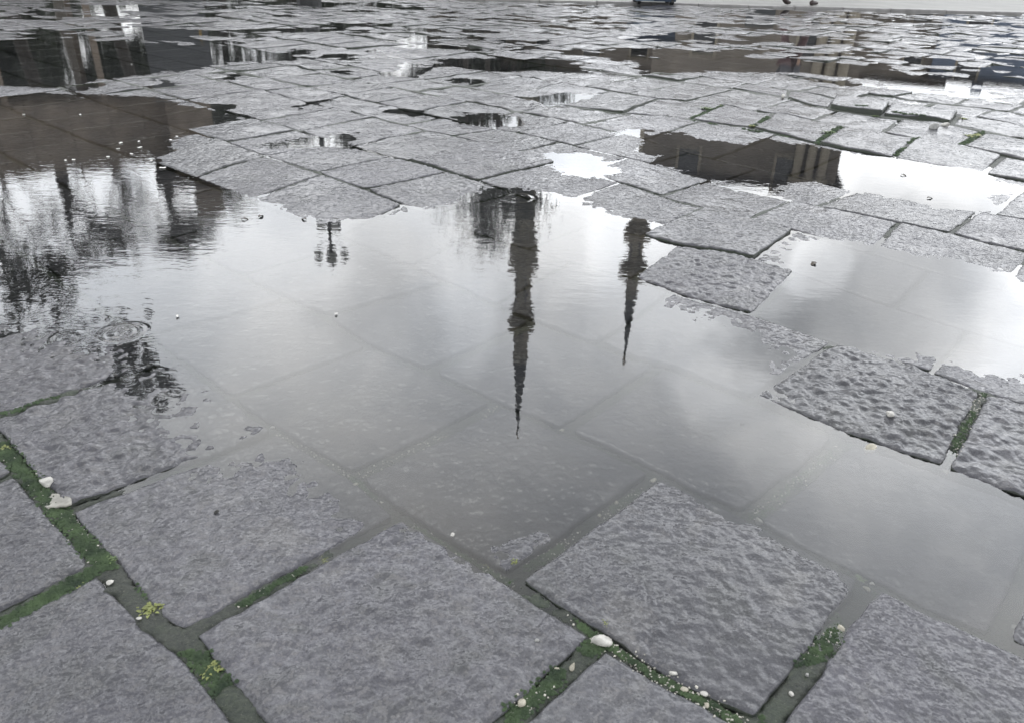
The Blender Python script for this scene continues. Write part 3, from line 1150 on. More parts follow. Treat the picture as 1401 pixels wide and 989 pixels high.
# pale bare trees mirrored on the left, behind the low brown house
for i, (px, ytop, D, sp, lab) in enumerate([
        (18, 372, 34, 3.6, 'pale bare tree at the far left, mirrored beside the dark evergreen'),
        (104, 352, 31, 3.4, 'bare tree with a thick dark trunk, mirrored above the brown house roof'),
        (168, 366, 36, 3.2, 'bushy grey bare tree mirrored between the two darker trunks'),
        (212, 350, 30, 2.8, 'bare tree with a thin dark trunk mirrored near the narrow kiosk'),
        (292, 322, 38, 2.6, 'smallest pale bare tree, mirrored at the right end of its row')]):
    t = refl(px, ytop, D)
    tree((t[0], t[1], 0), t[2], sp, lab, M_LEAF_GREY, M_BARKD if i in (1, 3) else M_BARK, 1900, 0.16, 100 + i, 'bare trees mirrored on the left', depth=5, bare=True, trunk_frac=0.74 if i in (1, 3) else 0.55)
# big dark evergreen near the left edge
t = refl(-25, 600, 12)
tree((t[0], t[1], 0), 5.4, 4.0, 'tall dark evergreen whose high crown reaches in at the left of the puddle mirror', M_LEAF_DARK, M_BARKD, 9000, 0.12, 7, depth=5, trunk_frac=0.30)
# trees in front of the taller minaret
t = refl(668, 350, 34)
tree((t[0], t[1], 0), t[2], 3.0, 'dark spreading tree mirrored at the foot of the taller minaret', M_LEAF_DARK, M_BARKD, 4600, 0.12, 21, depth=5, trunk_frac=0.4)
t = refl(634, 376, 30)
tree((t[0], t[1], 0), t[2], 1.3, 'slender sparse bare tree mirrored left of the taller minaret', M_LEAF_GREY, M_BARKD, 700, 0.09, 24, depth=5, bare=True, trunk_frac=0.5)
t = refl(604, 330, 33)
tree((t[0], t[1], 0), t[2], 1.2, 'small thin tree mirrored at the left end of the minaret group', M_LEAF_GREY, M_BARK, 700, 0.10, 25, depth=4, bare=True)
# dark garden trees seen in the far wet joints
for i, (px, el_y, D, lab) in enumerate([
        (20, 120, 46, 'dark garden tree beyond the far left corner of the wet square'), (120, 128, 44, 'rounded dark garden tree second from the far left corner'),
        (235, 130, 48, 'broad dark garden tree behind the pavilion'), (338, 172, 50, 'dark garden tree right of the pavilion'),
        (428, 176, 55, 'dark garden tree in the middle of the far garden, behind the lamp post'), (520, 170, 52, 'dark garden tree between the lamp post and the minaret trees'),
        (612, 178, 56, 'dark garden tree behind the thin trees of the minaret group'), (690, 138, 60, 'lower dark garden tree behind the taller minaret')]):
    t = refl(px, el_y + 45, D)
    tree((t[0], t[1], 0), t[2], t[2] * 0.5, lab, M_LEAF_DARK, M_BARKD, 5000, 0.26, 40 + i, 'garden trees beyond the square', depth=3, trunk_frac=0.25)


# buildings ---------------------------------------------------------
M_ASHLAR = simple_mat('brown_grey_ashlar', (0.175, 0.152, 0.128), 0.85, 0.35, 0.5, 0.01)
M_BROWN = simple_mat('brown_plaster', (0.15, 0.125, 0.10), 0.85, 0.3, 0.8, 0.006)
M_TILE = simple_mat('dark_roof_tile', (0.055, 0.045, 0.038), 0.8, 0.35, 5, 0.02)
M_TRIM = simple_mat('pale_stone_trim', (0.26, 0.23, 0.18), 0.8, 0.2, 3)
M_BLUEWALL = simple_mat('blue_grey_render', (0.12, 0.15, 0.21), 0.7, 0.2, 1.0)


def house(name, az_l, az_r, D, eave_z, ridge_z, label, wallmat, roofmat, win_rows, win_gap, win_w, win_h, depth=9, cols=(), gable=False, door=True):
    pl, pr = az_l, az_r
    a0, a1 = math.atan2(pl[0], pl[1]), math.atan2(pr[0], pr[1])
    A = Vector((math.sin(a0) * D, math.cos(a0) * D, 0))
    B = Vector((math.sin(a1) * D, math.cos(a1) * D, 0))
    W = (B - A).length
    rz = math.atan2(B.y - A.y, B.x - A.x)
    root = empty(name, A, rz)
    tag(root, label, 'building')
    m = MB()
    m.box(0, W, 0, depth, 0, eave_z)
    m.box(-0.08, W + 0.08, -0.08, depth + 0.08, 0.003, 0.7)
    m.build('wall', wallmat, root)
    m = MB()
    o = 0.5
    z0 = eave_z + 0.004
    if gable:
        m.add([(-o, -o, z0), (W + o, -o, z0), (W + o, depth + o, z0), (-o, depth + o, z0), (-o, depth / 2, ridge_z), (W + o, depth / 2, ridge_z)],
              [(0, 3, 2, 1), (0, 1, 5, 4), (2, 3, 4, 5), (0, 4, 3), (1, 2, 5)])
    else:
        m.add([(-o, -o, z0), (W + o, -o, z0), (W + o, depth + o, z0), (-o, depth + o, z0), (depth * 0.4, depth / 2, ridge_z), (W - depth * 0.4, depth / 2, ridge_z),
               (-o, -o, z0 + 0.25), (W + o, -o, z0 + 0.25), (W + o, depth + o, z0 + 0.25), (-o, depth + o, z0 + 0.25)],
              [(0, 3, 2, 1), (0, 1, 7, 6), (1, 2, 8, 7), (2, 3, 9, 8), (3, 0, 6, 9), (6, 7, 5, 4), (7, 8, 5), (8, 9, 4, 5), (9, 6, 4)])
    rf = m.build('roof', roofmat, root)
    m = MB()
    m.box(W * 0.3, W * 0.3 + 0.7, depth * 0.5, depth * 0.5 + 0.7, eave_z + 0.3, ridge_z + 0.9)
    m.build('chimney', wallmat, rf)
    n = max(1, int((W - 1.2) / win_gap))
    for z in win_rows:
        for i in range(n):
            xc = (i + 0.5) * W / n
            if any(abs(xc - c) < 0.8 for c in cols):
                continue
            f = MB()
            t_ = 0.14
            for (x0, x1, za, zb) in ((-win_w / 2 - t_, -win_w / 2, -t_, win_h + t_), (win_w / 2, win_w / 2 + t_, -t_, win_h + t_), (-win_w / 2, win_w / 2, -t_, 0), (-win_w / 2, win_w / 2, win_h, win_h + t_)):
                f.box(xc + x0, xc + x1, -0.07, -0.003, z + za, z + zb)
            fo = f.build('window', M_TRIM, root)
            p = MB()
            p.box(xc - win_w / 2 + 0.003, xc + win_w / 2 - 0.003, -0.02, -0.004, z + 0.003, z + win_h - 0.003)
            p.build('pane', M_PANE, fo)
    for c in cols:
        m = MB()
        m.box(c - 0.34, c + 0.34, -0.62, -0.02, 0.71, 1.0)
        m.lathe([(0.27, 1.003), (0.25, eave_z * 0.5), (0.22, eave_z - 0.65), (0.32, eave_z - 0.5)], 12, c, -0.32)
        m.box(c - 0.36, c + 0.36, -0.64, -0.02, eave_z - 0.497, eave_z - 0.2)
        m.build('column', M_TRIM, root)
    if door:
        m = MB()
        m.box(W * 0.5 - 0.7, W * 0.5 + 0.7, -0.11, -0.085, 0.05, 2.5)
        do = m.build('door', M_LEAD, root)
        h = MB()
        h.box(W * 0.5 + 0.5, W * 0.5 + 0.56, -0.16, -0.113, 1.05, 1.2)
        h.build('handle', M_GILT, do)
    return root, W


D = 45
ez, rz_ = refl(1010, 243, D)[2], refl(1010, 284, D)[2]
root, W = house('stone_building', refl(878, 215, D), refl(1146, 232, D), D, ez, rz_, 'brown stone building with dark roof and pale columns, mirrored on the right',
                M_ASHLAR, M_TILE, (2.0, 5.4, refl(1050, 212, D)[2]), 3.1, 1.1, 1.9, 12, cols=(), door=True)
# columns near its right end
for fx in (0.80, 0.86, 0.92):
    c = W * fx
    m = MB()
    m.box(c - 0.34, c + 0.34, -0.75, -0.1, 0.71, 1.0)
    m.lathe([(0.27, 1.003), (0.25, ez * 0.5), (0.22, ez - 0.65), (0.32, ez - 0.5)], 12, c, -0.42)
    m.box(c - 0.36, c + 0.36, -0.78, -0.1, ez - 0.497, ez - 0.2)
    m.build('column', M_TRIM, root)
# timber pavilion: a deep brown roof on posts, open below
M_TIMBER = simple_mat('brown_timber', (0.19, 0.155, 0.122), 0.8, 0.4, 2.5, 0.004)
D = 22
zl, zt_ = refl(150, 134, D)[2], refl(150, 226, D)[2]
pl, pr = refl(-330, 200, D), refl(296, 200, D)
a0, a1 = math.atan2(pl[0], pl[1]), math.atan2(pr[0], pr[1])
A = Vector((math.sin(a0) * D, math.cos(a0) * D, 0))
B = Vector((math.sin(a1) * D, math.cos(a1) * D, 0))
W = (B - A).length
root = empty('pavilion', A, math.atan2(B.y - A.y, B.x - A.x))
tag(root, 'open timber pavilion with a deep brown roof, mirrored as the dark band on the left', 'pavilion')
m = MB()
k = 0
x = 0.0
R = random.Random(8)
while x < W - 0.05:
    w_ = min(R.uniform(0.5, 0.9), W - x)
    m.box(x + 0.006, x + w_ - 0.006, R.uniform(-0.02, 0.02), 0.06, zl + R.uniform(-0.05, 0.05), zt_ + R.uniform(-0.04, 0.05))
    x += w_
m.build('fascia', M_TIMBER, root)
m = MB()
o = 0.25
m.add([(-o, 0.07, zt_ - 0.1), (W + o, 0.07, zt_ - 0.1), (W + o, 5, zt_ - 0.1), (-o, 5, zt_ - 0.1), (1.5, 2.5, zt_ + 0.55), (W - 2.4, 2.5, zt_ + 0.55)], [(0, 3, 2, 1), (0, 1, 5, 4), (1, 2, 5), (2, 3, 4, 5), (3, 0, 4)])
m.build('roof', M_TILE, root)
m = MB()
m.box(0, W, 4.9, 5.0, zl + 0.4, zt_ - 0.11)
m.build('rear_beam', M_TIMBER, root)
n = 5
for i in range(n):
    for yy in (0.16, 4.78):
        xc = 0.3 + (W - 0.6) * i / (n - 1)
        m = MB()
        m.box(xc - 0.07, xc + 0.07, yy - 0.07, yy + 0.07, 0.0, zt_ - 0.11)
        po = m.build('post', M_TIMBER, root)
        m = MB()
        m.box(xc - 0.12, xc + 0.12, yy - 0.075, yy + 0.12, -0.005, 0.22)
        m.build('post_shoe', M_LEAD, po)
D = 21
t0_, t1_ = refl(245, 250, D), refl(306, 262, D)
zs_ = refl(276, 277, D)[2]
house('ticket_kiosk', t0_, t1_, D, zs_ * 0.86, zs_, 'narrow dark kiosk mirrored as a dark wedge at the right end of the pavilion', M_TIMBER, M_TILE, (1.2,), 2.0, 0.7, 1.0, 3, gable=False)
D = 62
house('long_building', refl(585, 90, D), refl(905, 90, D), D, refl(700, 94, D)[2], refl(700, 106, D)[2], 'long low grey building far behind the square, left of the stone building', M_ASHLAR, M_TILE, (1.6, 4.6), 3.0, 1.2, 1.6, 8)
D = 70
house('low_building', refl(1120, 105, D), refl(1285, 110, D), D, refl(1200, 108, D)[2], refl(1200, 122, D)[2], 'low far building right of the stone building', M_ASHLAR, M_TILE, (1.8, 5.0), 3.0, 1.2, 1.6, 8)
D = 64
house('blue_building', refl(1270, 105, D), refl(1480, 115, D), D, refl(1350, 112, D)[2], refl(1350, 122, D)[2], 'far blue grey building at the right end of the skyline', M_BLUEWALL, M_TILE, (1.8, 5.0), 3.4, 1.3, 1.6, 8)

# lamp post --------------------------------------------------------
D = 14
top = refl(455, 359, D)
zq = lambda y: refl(455, y, D)[2]
root = empty('street_lamp', (top[0], top[1], 0))
tag(root, 'black lamp post with a crown of small lanterns and two floodlights, mirrored left of centre', 'street lamp')
m = MB()
m.lathe([(0.20, 0), (0.20, 0.25), (0.14, 0.35), (0.11, 0.9), (0.07, 1.0), (0.06, 2.0)], 12)
m.build('base', M_IRON, root)
m = MB()
m.lathe([(0.045, 2.003), (0.035, zq(318)), (0.028, zq(340)), (0.032, zq(345))], 10)
m.build('pole', M_IRON, root)
m = MB()
m.lathe([(0.045, zq(345) + 0.003), (0.10, zq(349)), (0.11, zq(353)), (0.03, zq(356)), (0.045, zq(357)), (0.01, top[2])], 10)
m.build('finial', M_IRON, root)
hw = 17.0 / F * math.hypot(D, top[2])
for k in range(4):
    w = 2 * math.pi * k / 4 + 0.25
    cx, cy = math.cos(w), math.sin(w)
    a = MB()
    za = zq(343)
    a.tube([(0.03 * cx, 0.03 * cy, za - 0.05), (hw * 0.5 * cx, hw * 0.5 * cy, za - 0.14), (hw * 0.9 * cx, hw * 0.9 * cy, za - 0.06), (hw * cx, hw * cy, za)], [0.012, 0.011, 0.010, 0.010], 6)
    ao = a.build('arm', M_IRON, root)
    l = MB()
    l.lathe([(0.03, za + 0.003), (0.065, za + 0.04), (0.075, za + 0.12)], 8, hw * cx, hw * cy)
    l.build('lantern_glass', M_LAMPGLASS, ao)
    l = MB()
    l.lathe([(0.09, za + 0.123), (0.05, za + 0.17), (0.012, za + 0.21), (0.008, za + 0.25)], 8, hw * cx, hw * cy)
    l.build('lantern_cap', M_IRON, ao)
zf = zq(309)
m = MB()
m.tube([(-0.22, 0, zf - 0.12), (0.22, 0, zf - 0.12)], [0.016, 0.016], 6)
m.build('crossbar', M_IRON, root)
for s_ in (-1, 1):
    m = MB()
    m.box(s_ * 0.13 - 0.075, s_ * 0.13 + 0.075, -0.10, 0.05, zf - 0.09, zf + 0.05 + 0.02 * s_)
    fo = m.build('floodlight', M_IRON, root)
    l = MB()
    l.box(s_ * 0.13 - 0.06, s_ * 0.13 + 0.06, -0.107, -0.102, zf - 0.075, zf + 0.035)
    l.build('lens', M_LAMPGLASS, fo)

# far wood all round the front, one mass
rng = np.random.default_rng(77)
n = 30000
ang = rng.uniform(-1.25, 1.25, n)
rad = rng.uniform(170, 210, n)
hh = rng.uniform(0, 1, n) ** 0.8 * (17.0 + 6.0 * vnoise(ang * 9, ang * 0, 3) + 4 * vnoise(ang * 31, ang * 0, 4))
cent = np.stack([np.sin(ang) * rad, np.cos(ang) * rad, hh], -1)
v, f = leaf_faces(cent, 1.6, rng, 0.6)
tag(mesh_obj('far_wood', v, f, M_LEAF_DARK), 'dark far wood along the skyline', 'trees', kind='stuff')

# ------------------------------------------------------------------ small things on the paving
M_WHITE = simple_mat('white_quartz', (0.42, 0.41, 0.38), 0.4, 0.4, 60, 0.001)
M_CREAM = simple_mat('cream_limestone_chip', (0.33, 0.31, 0.25), 0.45, 0.4, 60, 0.001)
M_GREYP = simple_mat('grey_chip', (0.24, 0.24, 0.23), 0.4, 0.3, 60, 0.001)
M_GREYL = simple_mat('pale_grey_flake', (0.22, 0.215, 0.19), 0.35, 0.35, 45, 0.001)
M_DARKP = simple_mat('black_chip', (0.020, 0.020, 0.019), 0.35, 0.3, 60, 0.001)
M_PETAL = simple_mat('white_petal', (0.78, 0.77, 0.74), 0.5, 0.08, 30)
M_LEAFB = simple_mat('dead_leaf', (0.045, 0.035, 0.022), 0.5, 0.4, 40)
M_WEED = simple_mat('yellow_green_weed', (0.15, 0.17, 0.045), 0.55, 0.35, 60)
M_WEEDD = simple_mat('fresh_green_weed', (0.075, 0.12, 0.035), 0.55, 0.35, 60)
M_MOSS = simple_mat('dark_moss', (0.018, 0.040, 0.018), 0.9, 0.5, 30, 0.001, col2=(0.048, 0.078, 0.032))

SURF = {}
_deps = None


def surf_z(x, y):
    """height of the built paving under a point, by looking straight down on the meshes"""
    global _deps
    if _deps is None:
        bpy.context.view_layer.update()
        _deps = bpy.context.evaluated_depsgraph_get()
    z0 = 0.5
    for _ in range(4):
        ok, loc, nrm, idx, ob, mt = SC.ray_cast(_deps, Vector((x, y, z0)), Vector((0, 0, -1)), distance=2)
        if not ok:
            return 0.0
        if ob.name.startswith('water'):
            z0 = loc.z - 1e-4
            continue
        return loc.z
    return 0.0


SURF_JOBS = []


def stone(px, py, wpx, asp, mat, label, seed, flat=0.55, cat='pebble', name='pebble', group=None, rz=None):
    p = gp(px, py)
    dist = math.hypot(p[0], p[1], CAMH)
    s = wpx / F * dist / 2 * 0.88
    R = random.Random(seed)
    rng = np.random.default_rng(seed)
    # lumpy stone from a subdivided ball
    nu, nv = 14, 9
    v, f = [], []
    for j in range(nv):
        th = math.pi * j / (nv - 1)
        for i in range(nu):
            ph = 2 * math.pi * i / nu
            v.append((math.sin(th) * math.cos(ph), math.sin(th) * math.sin(ph), math.cos(th)))
    v = np.array(v)
    dirs = rng.normal(size=(7, 3))
    dirs /= np.linalg.norm(dirs, axis=1)[:, None]
    cut = rng.uniform(0.45, 0.8, 7)
    for d_, c_ in zip(dirs, cut):
        k = v @ d_
        v = v - np.where(k > c_, (k - c_) * 0.95, 0)[:, None] * d_
    v = v * np.array([s, s * asp, s * flat])
    for j in range(nv - 1):
        for i in range(nu):
            i2 = (i + 1) % nu
            f.append((j * nu + i, (j + 1) * nu + i, (j + 1) * nu + i2, j * nu + i2))
    z = surf_z(p[0], p[1])
    o = mesh_obj(name, v, f, mat, None, True)
    o.location = (p[0], p[1], z + s * flat * 0.55)
    o.rotation_euler = (R.uniform(-0.2, 0.2), R.uniform(-0.2, 0.2), R.uniform(0, 3) if rz is None else rz)
    tag(o, label, cat, group)
    return o


PEB = [
    (823, 882, 34, 0.62, M_WHITE, 'largest smooth white pebble, lying where three wide joints meet in front'),
    (1040, 706, 19, 0.6, M_WHITE, 'bright white flat pebble at the lower corner of the flooded joint on the right'),
    (1188, 797, 13, 0.8, M_CREAM, 'cream pebble beside the green moss knot at the right joint corner'),
    (1197, 788, 9, 0.8, M_WHITE, 'tiny white pebble touching the moss knot at the right joint corner'),
    (66, 668, 22, 0.8, M_WHITE, 'white rough stone just above the pale flat flake on the left'),
    (152, 801, 11, 0.9, M_WHITE, 'small white pebble under the weed tuft at the left joint crossing'),
    (192, 853, 9, 0.8, M_WHITE, 'small white grit stone beside the round weed on the left joint'),
    (1150, 859, 13, 0.9, M_CREAM, 'yellowish pebble alone in the right hand diagonal joint'),
    (1215, 574, 17, 0.7, M_WHITE, 'white chip with a dark underside lying on the rough wet slab'),
    (1190, 612, 26, 0.6, M_CREAM, 'pale stone under water below the rough wet slab'),
    (895, 648, 13, 0.8, M_CREAM, 'cream pebble at the top end of the middle mossy joint'),
    (770, 578, 10, 0.7, M_CREAM, 'pale pebble under water right of the minaret tip'),
    (372, 575, 9, 0.7, M_WHITE, 'white pebble under water at the left joint crossing of the puddle'),
    (620, 730, 13, 0.6, M_WHITE, 'white pebble in the diagonal joint below the minaret tip'),
    (920, 928, 13, 0.8, M_WHITE, 'upper white grit stone of the row in the lowest right joint'),
    (935, 947, 13, 0.8, M_CREAM, 'second cream grit stone of the row in the lowest right joint'),
    (962, 954, 13, 0.7, M_WHITE, 'third white grit stone of the row in the lowest right joint'),
    (966, 967, 12, 0.7, M_CREAM, 'lowest cream grit stone of the row in the lowest right joint'),
    (783, 916, 15, 0.6, M_CREAM, 'longish cream chip below the largest white pebble'),
    (762, 919, 10, 0.8, M_CREAM, 'small cream chip left of the longish chip in the bottom joint'),
    (713, 966, 17, 0.8, M_CREAM, 'yellowish stone near the bottom edge in the wide bottom joint'),
    (1082, 951, 9, 0.8, M_WHITE, 'tiny white stone low in the right diagonal joint'),
    (1103, 926, 9, 0.8, M_GREYP, 'tiny grey stone halfway down the right diagonal joint'),
    (1392, 850, 14, 0.8, M_GREYP, 'grey stone in the flooded joint at the right edge'),
    (1300, 631, 16, 0.7, M_CREAM, 'pale stone wedged at the foot of the joint between the two rough slabs'),
    (1277, 181, 17, 0.7, M_GREYP, 'grey stone in the black gap under the raised slab'),
    (1292, 177, 14, 0.4, M_WHITE, 'white chip at the right end of the black gap under the raised slab'),
    (1070, 138, 14, 0.5, M_WHITE, 'white chip at the left corner of the raised slab'),
    (844, 681, 11, 0.7, M_CREAM, 'pale grit stone in the upper part of the middle mossy joint'),
    (821, 699, 10, 0.7, M_CREAM, 'pale grit stone in the lower part of the middle mossy joint'),
    (734, 880, 8, 0.8, M_GREYP, 'small grey chip on the left lip of the wide bottom joint'),
    (487, 660, 10, 0.7, M_CREAM, 'pale chip at the dark joint crossing left of the middle slab'),
    (297, 703, 10, 0.8, M_DARKP, 'black chip lying on the bare wet slab at the left'),
    (1016, 575, 9, 0.9, M_DARKP, 'lone black chip under clear water right of the minarets'),
    (158, 513, 9, 0.6, M_DARKP, 'small black chip at the tip of the left shore'),
    (112, 536, 10, 0.8, M_DARKP, 'black chip in the joint across the left rough slab'),
]
for i, (x, y, s_, a, mt, lab) in enumerate(PEB):
    stone(x, y, s_, a, mt, lab, 300 + i, group='loose pebbles and chips on the paving')


# pale flat flake wedged in the left joint: a shell-like chip with a raised lip
def flake(px, py, wpx, label):
    p = gp(px, py)
    s = wpx / F * math.hypot(p[0], p[1], CAMH) / 2
    mb = MB()
    n = 18
    ring = []
    for k in range(n):
        w = 2 * math.pi * k / n
        r = s * (1 + 0.16 * math.sin(2 * w + 0.6) + 0.13 * math.sin(3 * w) + 0.06 * math.sin(7 * w))
        ring.append((r * math.cos(w), 0.62 * r * math.sin(w)))
    v = [(0, 0, 0.10 * s)]
    for sc_, z in ((0.55, 0.07), (0.92, 0.13), (1.0, 0.08), (0.96, -0.02)):
        v += [(x * sc_, y * sc_, z * s + 0.02 * s * math.sin(9 * x / s)) for x, y in ring]
    v.append((0, 0, -0.04 * s))
    f = [(0, 1 + k, 1 + (k + 1) % n) for k in range(n)]
    for j in range(3):
        for k in range(n):
            a, b = 1 + j * n + k, 1 + j * n + (k + 1) % n
            f.append((a, a + n, b + n, b))
    e = len(v) - 1
    f += [(e, 1 + 3 * n + (k + 1) % n, 1 + 3 * n + k) for k in range(n)]
    o = mesh_obj('stone_flake', v, f, M_GREYL, None, True)
    z = surf_z(p[0], p[1])
    o.location = (p[0], p[1], z + 0.001)
    o.rotation_euler = (0.12, -0.10, -0.55)
    tag(o, label, 'stone chip')


flake(78, 690, 40, 'pale flat shell-like stone flake wedged upright in the left joint')

# floating petals
PET = [(165, 197, 'white fleck floating highest in the loose cluster on the dark left water'), (190, 195, 'white fleck at the right of the topmost pair on the dark left water'),
       (192, 203, 'small white fleck just below the topmost pair on the dark left water'), (162, 205, 'white fleck at the left of the loose cluster, below the first'),
       (180, 212, 'white fleck in the middle of the loose cluster'), (148, 216, 'white fleck lower left of the loose cluster'),
       (207, 221, 'white fleck near the lip where the dark water narrows'), (222, 231, 'longest white fleck at the mouth of the dark joint'),
       (101, 220, 'white fleck in line with the submerged joint, nearest the trunk mirror'), (90, 221, 'fainter white fleck left of the one on the submerged joint'),
       (234, 193, 'white fleck against the shore of the rough slabs'), (242, 188, 'white fleck touching the first dry slab'),
       (110, 158, 'lone white fleck over the brown submerged slab'), (33, 158, 'white fleck close to the left edge over the submerged slabs'),
       (460, 431, 'single white petal floating in the middle of the big puddle'), (243, 434, 'tiny white petal floating near the drop rings'), (180, 89, 'white fleck on the far dark water at the left')]
for i, (x, y, lab) in enumerate(PET):
    p = gp(x, y)
    R = random.Random(i + 900)
    s = R.uniform(0.009, 0.014) * (1.3 if i in (7,) else 1.0) * (0.7 if i > 13 else 1.0)
    n = 14
    v = [(0, 0, 0.0035)]
    for sc_, z in ((0.6, 0.0025), (1.0, 0.0045), (1.0, 0.0036)):
        for k in range(n):
            w = 2 * math.pi * k / n
            r = s * sc_ * (1 - 0.25 * abs(math.sin(w * 0.5)))
            v.append((r * math.cos(w), r * math.sin(w) * 0.7, z + 0.0012 * math.sin(3 * w + i)))
    v.append((0, 0, 0.0012))
    f = [(0, 1 + k, 1 + (k + 1) % n) for k in range(n)]
    for j in range(2):
        for k in range(n):
            a, b = 1 + j * n + k, 1 + j * n + (k + 1) % n
            f.append((a, a + n, b + n, b))
    f += [(len(v) - 1, 1 + 2 * n + (k + 1) % n, 1 + 2 * n + k) for k in range(n)]
    o = mesh_obj('petal', v, f, M_PETAL, None, True)
    zz = max(0.0, surf_z(p[0], p[1]))
    o.location = (p[0], p[1], zz)
    o.rotation_euler = (0, 0, R.uniform(0, 6))
    tag(o, lab, 'petal', 'white flecks floating on the water')

# dead leaves floating
for i, (x, y, s_, lab) in enumerate([(335, 301, 0.013, 'dark dead leaf floating left of the lamp mirror, the farther left of two'), (357, 297, 0.015, 'dark dead leaf floating left of the lamp mirror, the right of two'),
                                     (416, 301, 0.012, 'dark dead leaf floating at the shore close to the lamp mirror'), (1113, 362, 0.016, 'brown leaf floating in the small right hand puddle'),
                                     (1236, 241, 0.015, 'dark leaf floating on the bright far puddle'), (1272, 272, 0.014, 'dark leaf near the front shore of the bright far puddle')]):
    p = gp(x, y)
    mb = MB()
    n = 7
    up, dn = [], []
    for k in range(n):
        t = k / (n - 1)
        wv = math.sin(math.pi * t) ** 0.8 * 0.45 * s_ + 0.0004
        z = 0.002 + 0.003 * math.sin(math.pi * t * 1.4)
        mb.v += [(s_ * (2 * t - 1), wv, z + 0.002), (s_ * (2 * t - 1), 0, z), (s_ * (2 * t - 1), -wv, z + 0.002)]
        mb.v += [(s_ * (2 * t - 1), wv, z + 0.0012), (s_ * (2 * t - 1), 0, z - 0.0008), (s_ * (2 * t - 1), -wv, z + 0.0012)]
    for k in range(n - 1):
        a, b = 6 * k, 6 * k + 6
        mb.f += [(a, b, b + 1, a + 1), (a + 1, b + 1, b + 2, a + 2), (a + 3, a + 4, b + 4, b + 3), (a + 4, a + 5, b + 5, b + 4), (a, a + 3, b + 3, b), (a + 2, b + 2, b + 5, a + 5)]
    o = mb.build('leaf', M_LEAFB)
    o.location = (p[0], p[1], max(0, surf_z(p[0], p[1])))
    o.rotation_euler = (0, 0, i * 1.3)
    tag(o, lab, 'leaf', 'dead leaves on the puddles')


# weeds: rosettes of narrow leaves
def weed(px, py, size, mat, label, seed, nleaf=54):
    p = gp(px, py)
    R = random.Random(seed)
    mb = MB()
    for k in range(nleaf):
        w = R.uniform(0, 2 * math.pi)
        ln = size * R.uniform(0.25, 0.72)
        wd_ = ln * R.uniform(0.12, 0.24)
        rise = R.uniform(0.25, 0.9)
        ox, oy = R.gauss(0, 0.33) * size, R.gauss(0, 0.33) * size
        d = Vector((math.cos(w), math.sin(w), 0))
        s = Vector((-d.y, d.x, 0))
        b = len(mb.v)
        for t, ww, h in ((0, 0.4, 0), (0.35, 1.0, 0.35), (0.7, 0.9, 0.52), (1.0, 0.15, 0.45)):
            c = Vector((ox, oy, 0)) + d * ln * t + Vector((0, 0, h * rise * ln))
            mb.v += [tuple(c + s * wd_ * ww), tuple(c - Vector((0, 0, 0.12 * wd_))), tuple(c - s * wd_ * ww)]
        for j in range(3):
            a, e = b + 3 * j, b + 3 * j + 3
            mb.f += [(a, a + 1, e + 1, e), (a + 1, a + 2, e + 2, e + 1)]
    o = mb.build('weed', mat)
    o.location = (p[0], p[1], surf_z(p[0], p[1]) - 0.001)
    tag(o, label, 'weed', 'weeds growing in the joints')


for i, (x, y, s_, mt, lab) in enumerate([
        (207, 838, 0.020, M_WEED, 'round yellow green weed in the middle of the left joint'), (294, 918, 0.017, M_WEED, 'bright yellow star shaped weed in the wide bottom left joint'),
        (153, 771, 0.012, M_WEEDD, 'small green weed at the left joint crossing'), (112, 805, 0.009, M_WEED, 'tiny yellow weed on the lip of the joint leaving to the left'),
        (1180, 782, 0.011, M_WEEDD, 'green moss knot at the right joint corner beside two pebbles'), (443, 765, 0.009, M_WEED, 'pale green weed halfway along the long left cross joint'),
        (528, 720, 0.007, M_WEED, 'tiny weed at the upper end of the long left cross joint'), (668, 766, 0.010, M_WEED, 'yellow green weed in the diagonal joint below the middle slab'),
        (703, 768, 0.008, M_WEED, 'tiny bright weed at the corner under the middle slab'), (8, 615, 0.016, M_WEED, 'yellowish weed where the left joint leaves the picture'),
        (1133, 186, 0.045, M_WEEDD, 'brightest green weed at the slab corner above the far dark puddle'), (965, 154, 0.042, M_WEEDD, 'green weed in the short joint at the left of the far slabs'),
        (985, 148, 0.024, M_WEED, 'yellow weed at the far corner of the left far slabs'), (1030, 177, 0.032, M_WEED, 'low weed in the second short joint of the far slabs'),
        (1197, 161, 0.026, M_WEEDD, 'green weed in front of the black gap under the raised slab'), (1330, 190, 0.05, M_WEED, 'olive weed patch in the wide joint at the far right'),
        (1318, 166, 0.030, M_WEED, 'olive weed at the right end of the raised slab'), (828, 858, 0.006, M_WEED, 'tiny yellow weed just above the largest white pebble'),
        (1140, 155, 0.02, M_WEED, 'thin weed in the joint left of the black gap')]):
    weed(x, y, s_, mt, lab, 500 + i)

# loose grit in the joints, uncountable
rng = np.random.default_rng(15)
cents = []


def along(pts, n, hw, lo=0.0):
    P = np.array([gp(*p) for p in pts])
    seg = np.hypot(*(P[1:] - P[:-1]).T)
    cum = np.concatenate([[0], np.cumsum(seg)])
    t = rng.uniform(0, cum[-1], n)
    x = np.interp(t, cum, P[:, 0])
    y = np.interp(t, cum, P[:, 1])
    o = np.clip(rng.normal(size=(n, 2)) * hw * 0.6, -hw, hw)
    x, y = x + o[:, 0], y + o[:, 1]
    k = (vnoise(x * 12, y * 12, 30) > lo)
    cents.append(np.stack([x[k], y[k]], -1))


